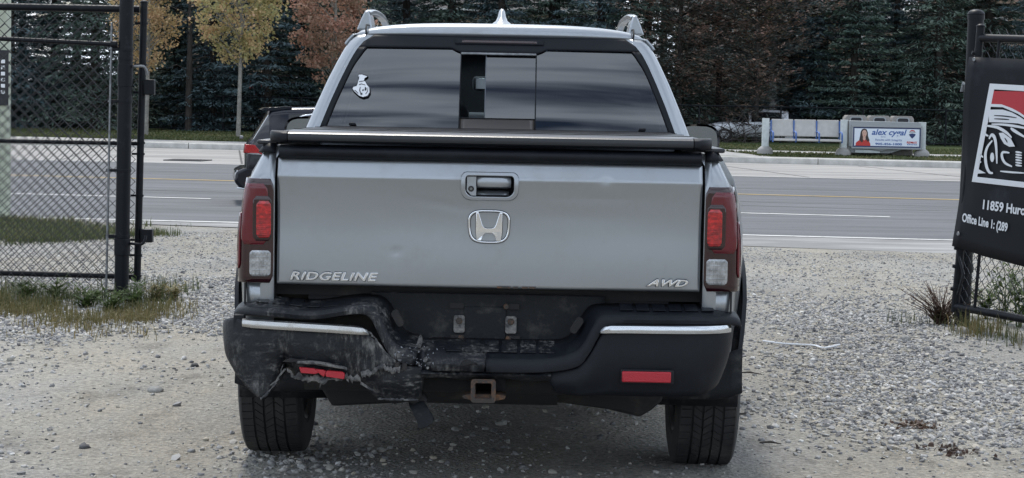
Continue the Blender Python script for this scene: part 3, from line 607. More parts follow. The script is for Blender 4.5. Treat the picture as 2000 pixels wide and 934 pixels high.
# emblem: rounded frame and an H
def sq(cx_, cz_, w0, w1, h, p=3.4, n=44):
    o = []
    for k in range(n):
        a_ = 2*math.pi*k/n; c, s = math.cos(a_), math.sin(a_); x = math.copysign(abs(c)**(2/p), c); z = math.copysign(abs(s)**(2/p), s)
        o.append((cx_ + x*(w0 + (w1-w0)*(z+1)/2), cz_ + z*h))
    return o
ring_part('emblem', 'badge_chrome', sq(0, .968, .070, .078, .0595), sq(0, .968, .0625, .0705, .0525), lambda x, z: tg_y(x, z), tg, .011, .003)
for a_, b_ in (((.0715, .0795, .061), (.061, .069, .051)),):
    ring_part('emblem_shade_edge', 'rubber_trim', sq(0, .968, *a_), sq(0, .968, *b_), lambda x, z: tg_y(x, z), tg, .003, 0)  # dark rim added to stand for the shadow gap and dark edge reflections
H = [(-.047, 1.019), (-.037, 1.019), (-.0235, .975), (-.018, .966), (-.008, .9625), (.008, .9625), (.018, .966), (.0235, .975), (.037, 1.019), (.047, 1.019), (.0475, .95), (.043, .917), (.027, .917), (.020, .937), (.012, .945), (-.012, .945), (-.020, .937), (-.027, .917), (-.043, .917), (-.0475, .95)]
Hc = (0, .966); mb = MB(); mb.prism([(x*1.03, Hc[1] + (z-Hc[1])*1.02 + (.0012 if .93 < z < .97 else 0)) for x, z in H], lambda p: (p[0], tg_y(*p) - .0035, p[1]), lambda p: (p[0], tg_y(*p)+.002, p[1])); mb.build('emblem_shade_edge', 'rubber_trim', tg)  # slightly larger dark H, drawn as the shaded edge of the letter
mb = MB(); mb.prism(H, lambda p: (p[0], tg_y(*p) - .012, p[1]), lambda p: (p[0], tg_y(*p)+.002, p[1])); mb.build('emblem_letter', 'badge_chrome', tg, bevel=.005, seg=3)
letter('badge_shade_edge', 'RIDGELINE', (-.7085, -.004+.010, .7625), 'rubber_trim', tg, w=.318, h=.0345, depth=.004, shear=.28, offset=.045, space=1.10)  # enlarged dark lettering put in as shadow around the chrome letters
letter('model_badge', 'RIDGELINE', (-.707, -.009+.009, .764), 'badge_chrome', tg, w=.315, h=.0315, depth=.011, shear=.28, offset=.012, space=1.10, bevel=.022)
letter('badge_shade_edge', 'AWD', (.5615, -.004+.008, .7645), 'rubber_trim', tg, w=.153, h=.0295, depth=.004, shear=.45, offset=.05)  # same painted shadow outline for the drive badge
letter('drive_badge', 'AWD', (.563, -.009+.007, .766), 'badge_chrome', tg, w=.150, h=.0265, depth=.011, shear=.45, offset=.015, bevel=.025)
for k in range(5):                       # a little rust along the lower lip
    mb = MB(); mb.box((.045 + k*.028 + random.uniform(-.005, .005), -.0005, .752), (random.uniform(.012, .03), .008, .005)); mb.build('rust_spot', 'rust', tg)
# black cap on top of the tailgate
prof = [(.055, 1.196), (.028, 1.194), (.004, 1.197), (-.016, 1.205), (-.024, 1.216), (-.025, 1.226), (-.020, 1.235), (-.006, 1.241), (.03, 1.245), (.09, 1.246), (.09, 1.21)]
P = []
for i in range(41):
    x = -.75 + 1.5*i/40; P.append([(x, y + .014*(abs(x)/.75)**3, z) for y, z in prof])
mb = MB(); mb.grid(P, True); mb.add(P[0], [tuple(range(11))]); mb.add(P[-1], [tuple(range(11))]); part(mb, 'tailgate_cap', 'black_plastic', bevel=.0015)
mb = MB(); mb.box((0, .13, .98), (1.54, .10, .50)); part(mb, 'tailgate_inner', 'under')
for s_ in (-1, 1): mb = MB(); mb.box((s_*.775, .12, .96), (.02, .12, .56)); part(mb, 'gate_jamb', 'under')

# ---- folding tonneau cover
ton = MB(); prof = [(-.004, 1.254), (-.024, 1.256), (-.034, 1.263), (-.037, 1.275), (-.033, 1.286), (-.022, 1.2925), (.02, 1.295), (.036, 1.295), (.036, 1.254)]
P = []
for i in range(45):
    t = -1 + 2*i/44; x = .718*t; P.append([(x, y + .012*abs(t)**4, z) for y, z in prof])
ton.grid(P, True); ton.add(P[0], [tuple(range(9))]); ton.add(P[-1], [tuple(range(9))]); tono = part(ton, 'tonneau_cover', 'vinyl')
for s_ in (-1, 1):
    P = []
    for i in range(9):
        a_ = R(90*i/8); x = s_*(.7215 + .068*math.sin(a_)); yo = .011 + .075*(1-math.cos(a_)); k = 1 - .10*math.sin(a_)
        P.append([(x, y*k + yo, z) for y, z in prof])
    mb = MB(); mb.grid(P, True); mb.add(P[0], [tuple(range(9))]); mb.add(P[-1], [tuple(range(9))]); mb.build('corner_cap', 'black_plastic', tono)
    mb = MB(); mb.box((s_*.768, .82, 1.268), (.042, 1.44, .034)); mb.build('side_rail', 'vinyl', tono, bevel=.008)
yy = .040
for k in range(4):
    mb = MB(); mb.box((0, yy + .19, 1.288), (1.492, .378, .014)); mb.build('tonneau_panel', 'vinyl', tono, bevel=.004)
    mb = MB(); mb.box((0, yy + .386, 1.2945), (1.49, .010, .006)); mb.build('hinge_strip', 'black_plastic', tono); yy += .392

# ---- bumper: step pad ribbon, covers, chrome strips, reflectors
bumper = empty('rear_bumper'); bumper.parent = truck
def bow(x): return .018*(abs(x)/.6)**2 + .055*max(0, (abs(x)-.70)/.2)**2
Bk = [(.895, .668), (.86, .688), (.75, .697), (.60, .698), (.43, .696), (.37, .688), (.335, .648), (.305, .592), (.268, .567), (.2, .562), (0, .562)]
Tk = [(.900, .655), (.868, .668), (.75, .673), (.60, .673), (.45, .672), (.395, .662), (.365, .62), (.340, .572), (.30, .536), (.2, .514), (0, .511)]
Qk = [(.902, .628), (.872, .640), (.75, .643), (.60, .643), (.46, .641), (.415, .628), (.388, .585), (.360, .532), (.318, .487), (.2, .466), (0, .463)]
def ribbon(sgn, damage):
    B = catmull([(x, z, 0) for x, z in Bk], 6); T = catmull([(x, z, 0) for x, z in Tk], 6); Qq = catmull([(x, z, 0) for x, z in Qk], 6); P = []
    for b, t, q in zip(B, T, Qq):
        def dm(x, z):
            if not damage: return (0, 0)
            dz = .018*math.exp(-((x-.42)/.12)**2) - .010*math.exp(-((x-.62)/.10)**2) + .012*math.exp(-((x-.22)/.05)**2)
            dy = .02*math.exp(-((x-.45)/.15)**2) + .025*math.exp(-((x-.2)/.06)**2) - .01*math.exp(-((x-.8)/.08)**2)
            return (dy, dz)
        row = []
        for (p, yb, dz_) in ((b, .06, 0), (b.lerp(t, .5), -.03, .004), (t, -.098, 0), (t.lerp(q, .12), -.112, 0), (t.lerp(q, .55), -.124, 0), (q, -.122, 0), (Vector((q.x, q.y - .006, 0)), -.10, 0)):
            d = dm(p.x, p.y); row.append((sgn*p.x, yb + bow(p.x) + d[0], p.y + d[1] + dz_))
        P.append(row)
    return P
for sgn, dmg in ((1, False), (-1, True)):
    P = ribbon(sgn, dmg)
    if dmg: P = [r_ for r_ in P if r_[2][0] < -.225]
    mb = MB(); mb.grid(P); mb.build('step_pad', 'worn_plastic' if dmg else 'black_plastic', bumper, solid=.010, offset=-1, sharp=50)
# torn middle piece of the step, pushed in and cracked
P = []
for i in range(25):
    x = -.262 + .262*i/24; w = sstep((x+.262)/.10); j = .010*(1-w)*math.sin(i*2.9)
    P.append([(x, .06+.03*(1-w), .562+.006*math.sin(x*40)*(1-w)), (x-.006*math.sin(i*1.7), -.02+.05*(1-w), .548 + .010*(1-w)), (x, -.095+.05*(1-w), .512 + j + .012*(1-w)), (x, -.118+.05*(1-w), .488+j), (x+.006*math.sin(i*2.3), -.118+.04*(1-w), .463 + j*.6)])
mb = MB(); mb.grid(P); mb.build('cracked_step', 'worn_plastic', bumper, solid=.01, offset=-1)['label'] = 'scraped and cracked left half of the bumper step'
# upstanding torn flap and white stress marks
for (c, d, a_, m_) in (((-.238, -.035, .555), (.020, .008, .060), 8, 'torn_plastic'), ((-.265, -.06, .522), (.06, .010, .022), -14, 'torn_plastic'), ((-.214, -.10, .500), (.018, .006, .026), 24, 'decal_white'), ((-.236, -.11, .484), (.010, .006, .020), -20, 'decal_white'), ((-.305, -.075, .512), (.030, .008, .010), -28, 'decal_white'), ((-.205, -.112, .472), (.012, .005, .012), 40, 'decal_white')):
    mb = MB(); Q_ = rotm('Y', a_); pts = [(random.uniform(.35, .5)*d[0]*math.cos(q), random.uniform(.35, .5)*d[2]*math.sin(q)) for q in [i*.785 for i in range(8)]]
    mb.prism(pts, lambda p: Vector(c) + Q_ @ Vector((p[0], -d[1]/2, p[1])), lambda p: Vector(c) + Q_ @ Vector((p[0], d[1]/2, p[1]))); mb.build('plastic_shard', m_ if d[2] > .03 or m_ == 'torn_plastic' else 'torn_plastic', bumper)
def slab_on(x0, x1, zf, sgn=1):          # proud rib blocks on top of the step
    mb = MB(); lo, hi = .18, .82; vs = []
    for x in (x0, x1):
        for f in (lo, hi):
            zb, zt = zf(x); y = .06 + (-.098-.06)*f + bow(x); z = zb + (zt-zb)*f + (.006 if f > .3 else .005); vs.append((sgn*x, y, z))
    n_ = Vector((0, -.12, .16)).normalized()*.004
    top = [tuple(Vector(v)+n_) for v in vs]
    mb.add(vs + top, [(4, 5, 7, 6), (0, 1, 5, 4), (2, 6, 7, 3), (0, 4, 6, 2), (1, 3, 7, 5)]); return mb
for k in range(6): slab_on(-.145 + k*.066, -.145 + k*.066 + .056, lambda x: (.562, .512)).build('tread_block', 'worn_plastic', bumper, bevel=.002)
for k in range(6): slab_on(.47 + k*.058, .47 + k*.058 + .046, lambda x: (.697, .673)).build('tread_block', 'black_plastic', bumper, bevel=.002)
for k in range(6): slab_on(.47 + k*.062, .47 + k*.062 + .046, lambda x: (.697 - .010*math.exp(-((x-.62)/.10)**2), .673 - .012*math.exp(-((x-.62)/.10)**2)), -1).build('tread_block', 'worn_plastic', bumper, bevel=.002)
for sgn, (cx_, cz_, ti) in ((1, (.318, .625, 34)), (-1, (.318, .638, 30))):   # oval drain slots on the diagonals
    Q_ = rotm('Y', sgn*ti); pts = rrect(0, 0, .026, .062, .012)
    mb = MB(); mb.prism(pts, lambda p: Vector((sgn*cx_, -.042, cz_)) + Q_ @ Vector((p[0], -.004, p[1])), lambda p: Vector((sgn*cx_, -.042, cz_)) + Q_ @ Vector((p[0], .03, p[1]))); mb.build('drain_slot', 'under', bumper, bevel=.002)

# right cover, whole
path = [(.205, -.085), (.25, -.098), (.32, -.108), (.42, -.114), (.52, -.114), (.62, -.110), (.70, -.102), (.76, -.090), (.80, -.076), (.835, -.054), (.862, -.022), (.878, .02), (.886, .08), (.892, .18), (.90, .30), (.915, .42), (.925, .50)]
Qx = sorted(Qk)
def cov_top(x): return interp(x, Qx) - .003
def cover_pts(sgn, bot, nz=12, crumple=0.0, path=path, topf=None):
    pts = catmull([(x, y, 0) for x, y in path], 8); P = []; arc = 0; prev = pts[0]
    for p in pts:
        arc += (p-prev).length; prev = p; zt = (topf or cov_top)(p.x, p.y) if topf else cov_top(p.x); zb = bot(p.x, p.y, arc); row = []
        for k in range(nz+1):
            v = k/nz; z = zb + (zt-zb)*v; x, y = p.x, p.y
            sk = sstep((x-.70)/.2)
            tuck = .045*(1-v)**2*sk; x -= tuck
            y += .022*(1-v)**2.2*(1-.5*sk) - .010*math.sin(math.pi*min(1, v*1.25))*(1-sk)
            y += .008*max(0, v-.86)/.14 
            if crumple:
                y += crumple*(mnoise.noise((x*7, z*7, 3)) + .5*mnoise.noise((x*19, z*19, 8))); x += crumple*.4*mnoise.noise((x*9, z*9, 13))
            row.append((sgn*x, y, z))
        P.append(row)
    return P
botR = [(.205, .452), (.22, .43), (.245, .386), (.30, .383), (.36, .382), (.45, .386), (.55, .383), (.63, .384), (.76, .386), (.81, .396), (.85, .41), (.93, .45)]
def bot_right(x, y, arc):
    z = interp(x, botR) + .004*mnoise.noise((x*14, 0, 0))*(1 if x < .8 else 0); return z + (.14*sstep((y-.05)/.40) if y > .05 else 0)
mb = MB(); mb.grid(cover_pts(1, bot_right)); mb.build('bumper_cover', 'black_plastic', bumper, solid=.008, offset=-1, sharp=50)
mb = MB(); P = [[(x, -.112 + .006*math.sin(x*14), z) for x in [.245 + .04*k for k in range(15)]] for z in (.383, .395, .402)]
# left cover, torn and pushed out
pathL = [(.225, -.08), (.30, -.096), (.38, -.106), (.46, -.112), (.55, -.114), (.63, -.114), (.70, -.116), (.75, -.118), (.79, -.118), (.83, -.112), (.865, -.100), (.895, -.080), (.918, -.052), (.932, -.015), (.940, .04), (.940, .10)]
botL = [(.225, .44), (.236, .360), (.255, .353), (.30, .355), (.38, .357), (.40, .372), (.43, .405), (.452, .428), (.470, .418), (.49, .432), (.52, .420), (.545, .428), (.563, .415), (.60, .425), (.63, .418), (.655, .430), (.672, .421), (.69, .445), (.702, .452), (.715, .468), (.722, .44), (.734, .415), (.76, .375), (.788, .351), (.815, .372), (.845, .40), (.87, .428), (.895, .465), (.916, .505), (.935, .57), (.941, .60)]
def bot_left(x, y, arc): return min(interp(x, botL) + .006*mnoise.noise((x*60, 1, 0)), .60)
def top_left(x, y): return interp(x, [(.2, .462), (.318, .487), (.355, .52), (.388, .562), (.415, .585), (.46, .592), (.60, .600), (.75, .607), (.84, .612), (.87, .630), (.89, .634), (.918, .625), (.933, .615), (.942, .606)])
path_save = path
pl = catmull([(x, y, 0) for x, y in pathL], 14)
P = []
for p in pl:
    zt = top_left(p.x, p.y); zb = bot_left(p.x, p.y, 0); row = []
    for k in range(17):
        v = k/16; z = zb + (zt-zb)*v; x, y = p.x, p.y; sk = sstep((x-.72)/.15)
        cr = .006 + .022*math.exp(-((x-.42)/.10)**2 - ((z-.44)/.06)**2)
        y += cr*(mnoise.noise((x*7, z*8, 3)) + .5*mnoise.noise((x*19, z*19, 8))) + .028*(1-v)**2*(1-sk) - .010*math.sin(math.pi*v)
        y += .05*math.exp(-((x-.71)/.03)**2)*(1-v)**3                     # the tear curls in
        y -= .03*math.exp(-((x-.80)/.06)**2)*(1-v)**2                     # loose corner flap hangs out
        x += .006*mnoise.noise((x*9, z*9, 13)); row.append((-x, y, z))
    P.append(row)
mb = MB(); mb.grid(P); lc = mb.build('bumper_cover', 'worn_plastic', bumper, solid=.007, offset=1, sharp=60); lc['label'] = 'torn black left bumper cover hanging loose at its corner'
# frayed grey edges along the tear
random.seed(21)
def edge_rag(x0, x1, n):
    for k in range(n):
        x = x0 + (x1-x0)*k/(n-1); z = bot_left(x, 0, 0); w = random.uniform(.012, .030); h = random.uniform(.008, .026)
        c = Vector((-x, -.118 + random.uniform(-.012, .01), z + h*.2)); Q_ = rotm('Y', random.uniform(-40, 40)) @ rotm('X', random.uniform(-30, 30))
        pts = [(-w/2, 0), (-w*.2, h*.6), (w*.3, h*.45), (w/2, -h*.1), (w*.1, -h*.5), (-w*.25, -h*.3)]
        mb = MB(); mb.prism(pts, lambda p: c + Q_ @ Vector((p[0], -.0025, p[1])), lambda p: c + Q_ @ Vector((p[0], .0025, p[1]))); mb.build('torn_edge', 'torn_plastic', bumper)

for (x, z, ln, w, a_) in ((.575, .428, .035, .008, 14), (.49, .436, .022, .010, -25), (.712, .452, .05, .007, 38), (.735, .418, .045, .006, 52), (.43, .41, .05, .009, -60)):
    c = Vector((-x, -.120, z)); Q_ = rotm('Y', a_); mb = MB(); mb.prism([(-w/2, .01), (w/2, .012), (w*.35, -ln*.5), (0, -ln), (-w*.4, -ln*.55)], lambda p: c + Q_ @ Vector((p[0], -.002, p[1])), lambda p: c + Q_ @ Vector((p[0], .002, p[1]))); mb.build('torn_strip', 'torn_plastic', bumper)
for (x, z, w, h) in ((.672, .492, .085, .016), (.55, .480, .07, .008)):   # slits above the reflector
    mb = MB(); pts = [(-w/2, -h*.3), (-w*.2, h*.5), (w*.2, h*.2), (w/2, h*.35), (w*.3, -h*.2), (-w*.2, -h*.4)]; mb.prism([(-x + a, z + b) for a, b in pts], lambda p: (p[0], -.136, p[1]), lambda p: (p[0], -.10, p[1])); mb.build('slit', 'under', bumper)
# pale torn lip along the ripped edge: a crisp ragged band standing just proud of the cover
random.seed(33)
def rag(name, xs_, zf, yf, up, dn, m='torn_plastic'):
    mb = MB(); top, bot = [], []
    for x in xs_:
        z = zf(x); top.append((-x, yf(x), z + random.uniform(.25, 1.0)*up)); bot.append((-x + random.uniform(-.004, .004), yf(x) - random.uniform(0, .006), z - random.uniform(0, 1.0)*dn))
    n = len(xs_); mb.add(top + bot, [(i, i+1, n+i+1, n+i) for i in range(n-1)]); return mb.build(name, m, bumper, solid=.0025, sharp=12, fixn=False)
fr_ = lambda a, b, n: [a + (b-a)*k/(n-1) for k in range(n)]
rag('torn_lip', fr_(.440, .700, 44), lambda x: interp(x, botL) + .004, lambda x: -.128 + .010*math.sin(x*31), .020, .012)
rag('torn_lip', fr_(.714, .790, 20), lambda x: interp(x, botL) + .003, lambda x: -.138 + .03*abs(x-.79)/.08, .010, .005)
rag('torn_lip', fr_(.300, .440, 26), lambda x: interp(x, [(.30, .462), (.36, .470), (.40, .455), (.44, .438)]) + .006*math.sin(x*90), lambda x: -.126, .018, .014)
rag('scraped_edge', fr_(.318, .418, 22), lambda x: interp(x, [(.318, .492), (.355, .526), (.388, .572), (.418, .600)]), lambda x: -.128, .007, .007)
rag('scraped_edge', fr_(.236, .380, 22), lambda x: .357, lambda x: -.103, .006, .004)
# flakes of broken plastic round the crack in the step: many tiny bits, joined
mb = MB()
for k in range(46):
    x = random.gauss(-.250, .045); z = random.gauss(.508, .026); w = random.uniform(.0015, .0055)*(1.6 if random.random() < .12 else 1); c = Vector((x, -.105 - random.uniform(.0, .022), z)); Q_ = rotm('Y', random.uniform(0, 360)) @ rotm('X', random.uniform(-50, 50))
    mb.add([c + Q_ @ Vector(p) for p in ((-w, 0, -w*.3), (w*.9, 0, -w*.1), (w*.1, 0, w*.8), (0, .003, 0))], [(0, 1, 2), (0, 3, 1), (1, 3, 2), (2, 3, 0)])
fk = mb.build('plastic_flakes', 'pale_plastic', bumper, sharp=5); fk['kind'] = 'stuff'
for x, z in ((-.312, .480), (-.286, .476)):
    mb = MB(); mb.box((x, -.112, z), (.015, .03, .022)); mb.build('clip_slot', 'under', bumper)
mb = MB(); mb.prism([(.005+a, .488+b) for a, b in ((-.022, .010), (-.006, .018), (.012, .012), (.034, .006), (.008, .002), (-.016, -.004))], lambda p: (p[0]-.07, -.128, p[1]), lambda p: (p[0]-.07, -.10, p[1])); mb.build('step_hole', 'under', bumper)
# chrome strips
def strip_chrome(name, sgn, pts, m):     # pts: x, z top, z bottom, y
    P = []
    for x, zt, zb, y in pts: P.append([(sgn*x, y + .012, zt+.002), (sgn*x, y-.004, zt-.002), (sgn*x, y-.009, zt*.6+zb*.4), (sgn*x, y-.006, zb+.004), (sgn*x, y+.010, zb)])
    mb = MB(); mb.grid(P); mb.add(P[0], [(0, 1, 2, 3, 4)]); mb.add(P[-1], [(4, 3, 2, 1, 0)]); return mb.build(name, m, bumper, sharp=40)
def cy(x): return interp(x, path) - .012
pr = [(.392, .609, .605), (.400, .621, .605), (.415, .632, .605), (.435, .637, .606)] + [(x, .638 + .002*(x-.45)/.4, .607) for x in (.5, .58, .66, .73, .78, .82, .85, .868)]
strip_chrome('chrome_strip', 1, [(x, a, b, cy(x)) for x, a, b in pr], 'chrome')
strip_chrome('chrome_strip', -1, [(x, a, b, -.142 + .05*max(0, (x-.8)/.1)**2) for x, a, b in ((.410, .592, .585), (.42, .606, .585), (.434, .614, .585), (.47, .617, .586), (.55, .621, .590), (.65, .625, .594), (.75, .629, .598), (.82, .632, .601), (.858, .633, .604))], 'chrome_worn')
mb = MB(); mb.box((-.875, -.07, .624), (.035, .06, .04)); mb.build('cover_bracket', 'dusty_black', bumper)
# reflectors
mb = MB(); mb.box((.567, -.1245, .458), (.186, .014, .050)); mb.build('reflector_bezel', 'dusty_black', bumper, bevel=.004)
mb = MB(); mb.box((.564, -.131, .458), (.172, .016, .038)); mb.build('reflector', 'red_refl', bumper, bevel=.004)
for poly in ([(-.654, .470), (-.600, .466), (-.583, .452), (-.600, .447), (-.647, .450)], [(-.596, .464), (-.572, .462), (-.560, .458), (-.566, .437), (-.580, .446)], [(-.556, .460), (-.500, .456), (-.494, .447), (-.496, .431), (-.560, .439), (-.562, .449)]):
    mb = MB(); mb.prism(poly, lambda p: (p[0], -.150 + .02*(p[0]+.57), p[1]), lambda p: (p[0], -.125, p[1])); mb.build('broken_reflector', 'red_refl', bumper, bevel=.002)
mb = MB(); mb.prism([(-.665, .482), (-.60, .480), (-.50, .466), (-.486, .46), (-.488, .47), (-.55, .484), (-.61, .492), (-.66, .492)], lambda p: (p[0], -.148, p[1]), lambda p: (p[0], -.115, p[1])); mb.build('reflector_housing', 'torn_plastic', bumper, bevel=.003)
# centre: recess behind the step, with the number plate mounts
mb = MB(); P = [[(x, .075 + .01*math.sin(x*9) * .3, z) for x in [-.42 + .84*k/20 for k in range(21)]] for z in (.45, .52, .58, .64, .70, .715, .722)]; mb.grid(P); mb.build('recess_panel', 'dusty_black', bumper, solid=.01)
mb = MB(); mb.box((-.010, .068, .610), (.152, .008, .130)); mb.build('plate_mount', 'dusty_black', bumper, bevel=.003)
for x, z, w in ((-.112, .678, .05), (.088, .678, .05), (-.108, .562, .05), (.092, .562, .05)):
    mb = MB(); mb.box((x, .067, z), (w, .010, .020)); mb.build('mount_slot', 'under', bumper)
for x, z in ((-.096, .561), (.075, .561), (.066, .678)):
    mb = MB(); mb.tube([(x, .062, z), (x, .054, z)], [.011, .009], 8); mb.build('rusty_bolt', 'rust', bumper)
for x in (-.102, .084):
    mb = MB(); mb.prism(rrect(x, .612, .040, .062, .008), lambda p: (p[0], .058, p[1]), lambda p: (p[0], .072, p[1])); bk = mb.build('plate_bracket', 'torn_plastic', bumper, bevel=.003)
    mb = MB(); mb.tube([(x, .057, .624), (x, .050, .624)], [.012, .010], 10); mb.build('rusty_bolt', 'rust', bumper)
mb = MB(); mb.box((0, .14, .735), (1.60, .10, .06)); part(mb, 'bed_sill', 'under')
for s_ in (-1, 1):
    mb = MB(); mb.box((s_*.62, .12, .60), (.50, .10, .16)); mb.build('bumper_backing', 'under', bumper)
    mb = MB(); P = [[(s_*x, y0_rear(z) + .004, z) for x in (.768, .80, .83, .86)] for z in (.64, .70, .75)]; mb.grid(P); part(mb, 'corner_panel', 'silver', solid=.006)
# lower valance and hitch
mb = MB(); P = []
for k in range(33):
    x = -.23 + .46*k/32; P.append([(x, -.100, .462), (x, -.108, .452), (x, -.094, .440), (x, -.06, .432 + .004*math.sin(x*30))])
mb.grid(P); mb.build('lower_valance', 'worn_plastic', bumper, solid=.006)
hitch = empty('tow_hitch'); hitch.parent = truck
o_, i_ = rrect(-.008, .394, .080, .076, .010), rrect(-.008, .394, .056, .053, .004)
mb = MB(); mb.grid([[(x, .35, z) for x, z in o_], [(x, -.105, z) for x, z in o_], [(x, -.105, z) for x, z in i_], [(x, .30, z) for x, z in i_]], True); mb.build('receiver_tube', 'rust', hitch, bevel=.003)
mb = MB(); mb.grid([[(x, -.108, z) for x, z in rrect(-.008, .394, .088, .084, .012)], [(x, -.112, z) for x, z in rrect(-.008, .394, .088, .084, .012)], [(x, -.112, z) for x, z in rrect(-.008, .394, .060, .056, .006)], [(x, -.10, z) for x, z in rrect(-.008, .394, .060, .056, .006)]], True); mb.build('receiver_collar', 'rust', hitch)
mb = MB(); pts = [(-.084, .372), (-.078, .362), (-.05, .357), (.04, .357), (.066, .362), (.072, .374), (.05, .378), (-.06, .378)]; mb.prism(pts, lambda p: (p[0], -.085, p[1]), lambda p: (p[0], .02, p[1])); mb.build('chain_plate', 'rust', hitch, bevel=.002)
mb = MB(); mb.tube([(-.66, .12, .40), (.66, .12, .40)], .045, 10); mb.build('hitch_beam', 'under', hitch)
mb = MB(); mb.box((.048, .0, .405), (.040, .02, .05)); mb.build('wiring_socket', 'dusty_black', hitch, bevel=.004)
# underbody
ub = empty('underbody'); ub.parent = truck
mb = MB(); mb.prism([(-.67, .40), (-.64, .335), (-.588, .252), (-.45, .262), (-.30, .272), (.28, .282), (.45, .262), (.575, .234), (.62, .262), (.66, .30), (.66, .46), (-.67, .46)], lambda p: (p[0], .42, p[1]), lambda p: (p[0], .95, p[1])); mb.build('rear_subframe', 'under', ub, bevel=.01)
mb = MB(); mb.box((0, 2.9, .36), (1.50, 3.9, .16)); mb.build('floor_pan', 'under', ub)
mb = MB(); mb.box((0, .75, .60), (1.30, 1.3, .30)); mb.build('bed_floor', 'under', ub)
mb = MB(); mb.tube([(-.34, .25, .36), (-.34, .30, .36), (.26, .30, .36)], .07, 12); mb.build('muffler', 'under', ub)
for s_ in (-1, 1):
    mb = MB(); mb.tube([(s_*.25, .8, .30), (s_*.70, .95, .32)], .035, 8); mb.build('control_arm', 'under', ub)
    mb = MB(); mb.tube([(s_*.58, .75, .30), (s_*.60, .9, .62)], .045, 10); mb.build('shock_absorber', 'under', ub)
mb = MB(); mb.tube([(-.75, .98, .36), (.75, .98, .36)], .04, 8); mb.build('drive_shaft', 'under', ub)
# crushed tail pipe hanging from the torn valance
pts = catmull([(-.262, .02, .352), (-.250, -.02, .338), (-.232, -.05, .312), (-.214, -.07, .286), (-.208, -.078, .270)], 5)
P = []
for i, p in enumerate(pts):
    t = i/(len(pts)-1); rx, ry = .022 + .008*t, .016 + .004*math.sin(t*7)
    P.append([(p.x + rx*math.cos(q)*.9 + .004*mnoise.noise((q*2, t*5, 0)), p.y + ry*math.sin(q)*.8, p.z + rx*math.cos(q)*.45 + .010*math.sin(q)) for q in [2*math.pi*k/14 for k in range(14)]])
mb = MB(); mb.grid(P, True); mb.build('tail_pipe', 'dusty_black', ub, solid=.004)
mb = MB(); mb.prism([(-.30, .372), (-.225, .368), (-.205, .345), (-.225, .325), (-.262, .33), (-.295, .352)], lambda p: (p[0], -.03, p[1]), lambda p: (p[0], .05, p[1])); mb.build('pipe_hanger', 'under', ub, bevel=.004)

# ---- cab
def cr(z): d = z - 1.295; return 1.615 + .40*d + .40*d*d
def cw(z): return interp(z, [(1.20, .865), (1.27, .842), (1.295, .833), (1.40, .792), (1.50, .752), (1.58, .716), (1.63, .692), (1.67, .668), (1.70, .640)])
def cg(z): return interp(z, [(1.27, .778), (1.295, .770), (1.40, .732), (1.50, .692), (1.58, .657), (1.63, .632), (1.67, .600), (1.70, .555)])
def ry_(x, z): return cr(z) + .06*(abs(x)/.8)**2.2
zc = [1.262, 1.28, 1.295, 1.35, 1.40, 1.45, 1.50, 1.54, 1.58, 1.61, 1.635, 1.655, 1.67, 1.685, 1.70]
fr_y = lambda z: interp(z, [(1.25, 3.78), (1.70, 2.92)])
for sgn in (-1, 1):
    P = []
    for z in zc:
        g, w = cg(z), cw(z); P.append([(sgn*x, y, z) for x, y in ((g, ry_(g, z)), (g + (w-g)*.55, ry_(g, z)+.008), (w-.012, ry_(w, z)+.012), (w-.003, ry_(w, z)+.03), (w, ry_(w, z)+.06), (w+.004, ry_(w, z)+.14), (w+.008, 1.98+.10*(z-1.27)))])
    mb = MB(); mb.grid(P); part(mb, 'rear_pillar', 'silver', solid=.02, offset=-1, sharp=60)
    def side_patch(name, ya, yb, za, zb, m, off=0, sol=.006):
        P = []
        for i in range(9):
            z = za + (zb-za)*i/8; P.append([(sgn*(cw(z)+.008-off), ya(z) + (yb(z)-ya(z))*k/6, z) for k in range(7)])
        mb = MB(); mb.grid(P); return part(mb, name, m, solid=sol)
    side_patch('side_window', lambda z: 1.98+.10*(z-1.27), lambda z: 2.62, 1.28, 1.655, 'glass', .006)
    side_patch('door_pillar', lambda z: 2.62, lambda z: 2.72, 1.262, 1.66, 'gloss_black')
    side_patch('side_window', lambda z: 2.72, lambda z: fr_y(z) - .10, 1.28, 1.655, 'glass_light', .006)
    side_patch('window_header', lambda z: 1.9, lambda z: fr_y(z), 1.655, 1.70, 'silver', 0, .012)
    side_patch('front_pillar', lambda z: fr_y(z) - .10, lambda z: fr_y(z), 1.262, 1.66, 'silver', 0, .02)
# roof
sy = [(1.842, 0), (1.840, .25), (1.846, .55), (1.862, .80), (1.89, .93), (1.95, .985), (2.1, 1.0), (2.4, 1.02), (2.7, .96), (2.9, .75), (2.96, .45), (2.99, 0)]
P = []
for (y, f) in sy:
    row = []
    for k in range(41):
        t = -1 + k/20; xx = .646*math.copysign(abs(t)**.92, t); pr_ = max(0, 1 - abs(t)**3.0)**.5
        row.append((xx, y + (.055*(abs(t))**2.2 if y < 2.2 else -.04*t*t if y > 2.6 else 0), 1.698 + .064*f*pr_ + (.006*pr_*math.cos(t*9) * (1 if 2.0 < y < 2.9 else 0))))
    P.append(row)
mb = MB(); mb.grid(P); part(mb, 'roof', 'silver', solid=.015, offset=-1, sharp=60)
for sgn in (-1, 1):                        # dark ditch moulding between roof and pillar
    mb = MB(); mb.tube([(sgn*.590, 1.875, 1.703), (sgn*.592, 1.872, 1.722), (sgn*.592, 1.90, 1.744), (sgn*.592, 2.2, 1.752), (sgn*.592, 2.8, 1.748)], .004, 6); part(mb, 'roof_moulding', 'under')
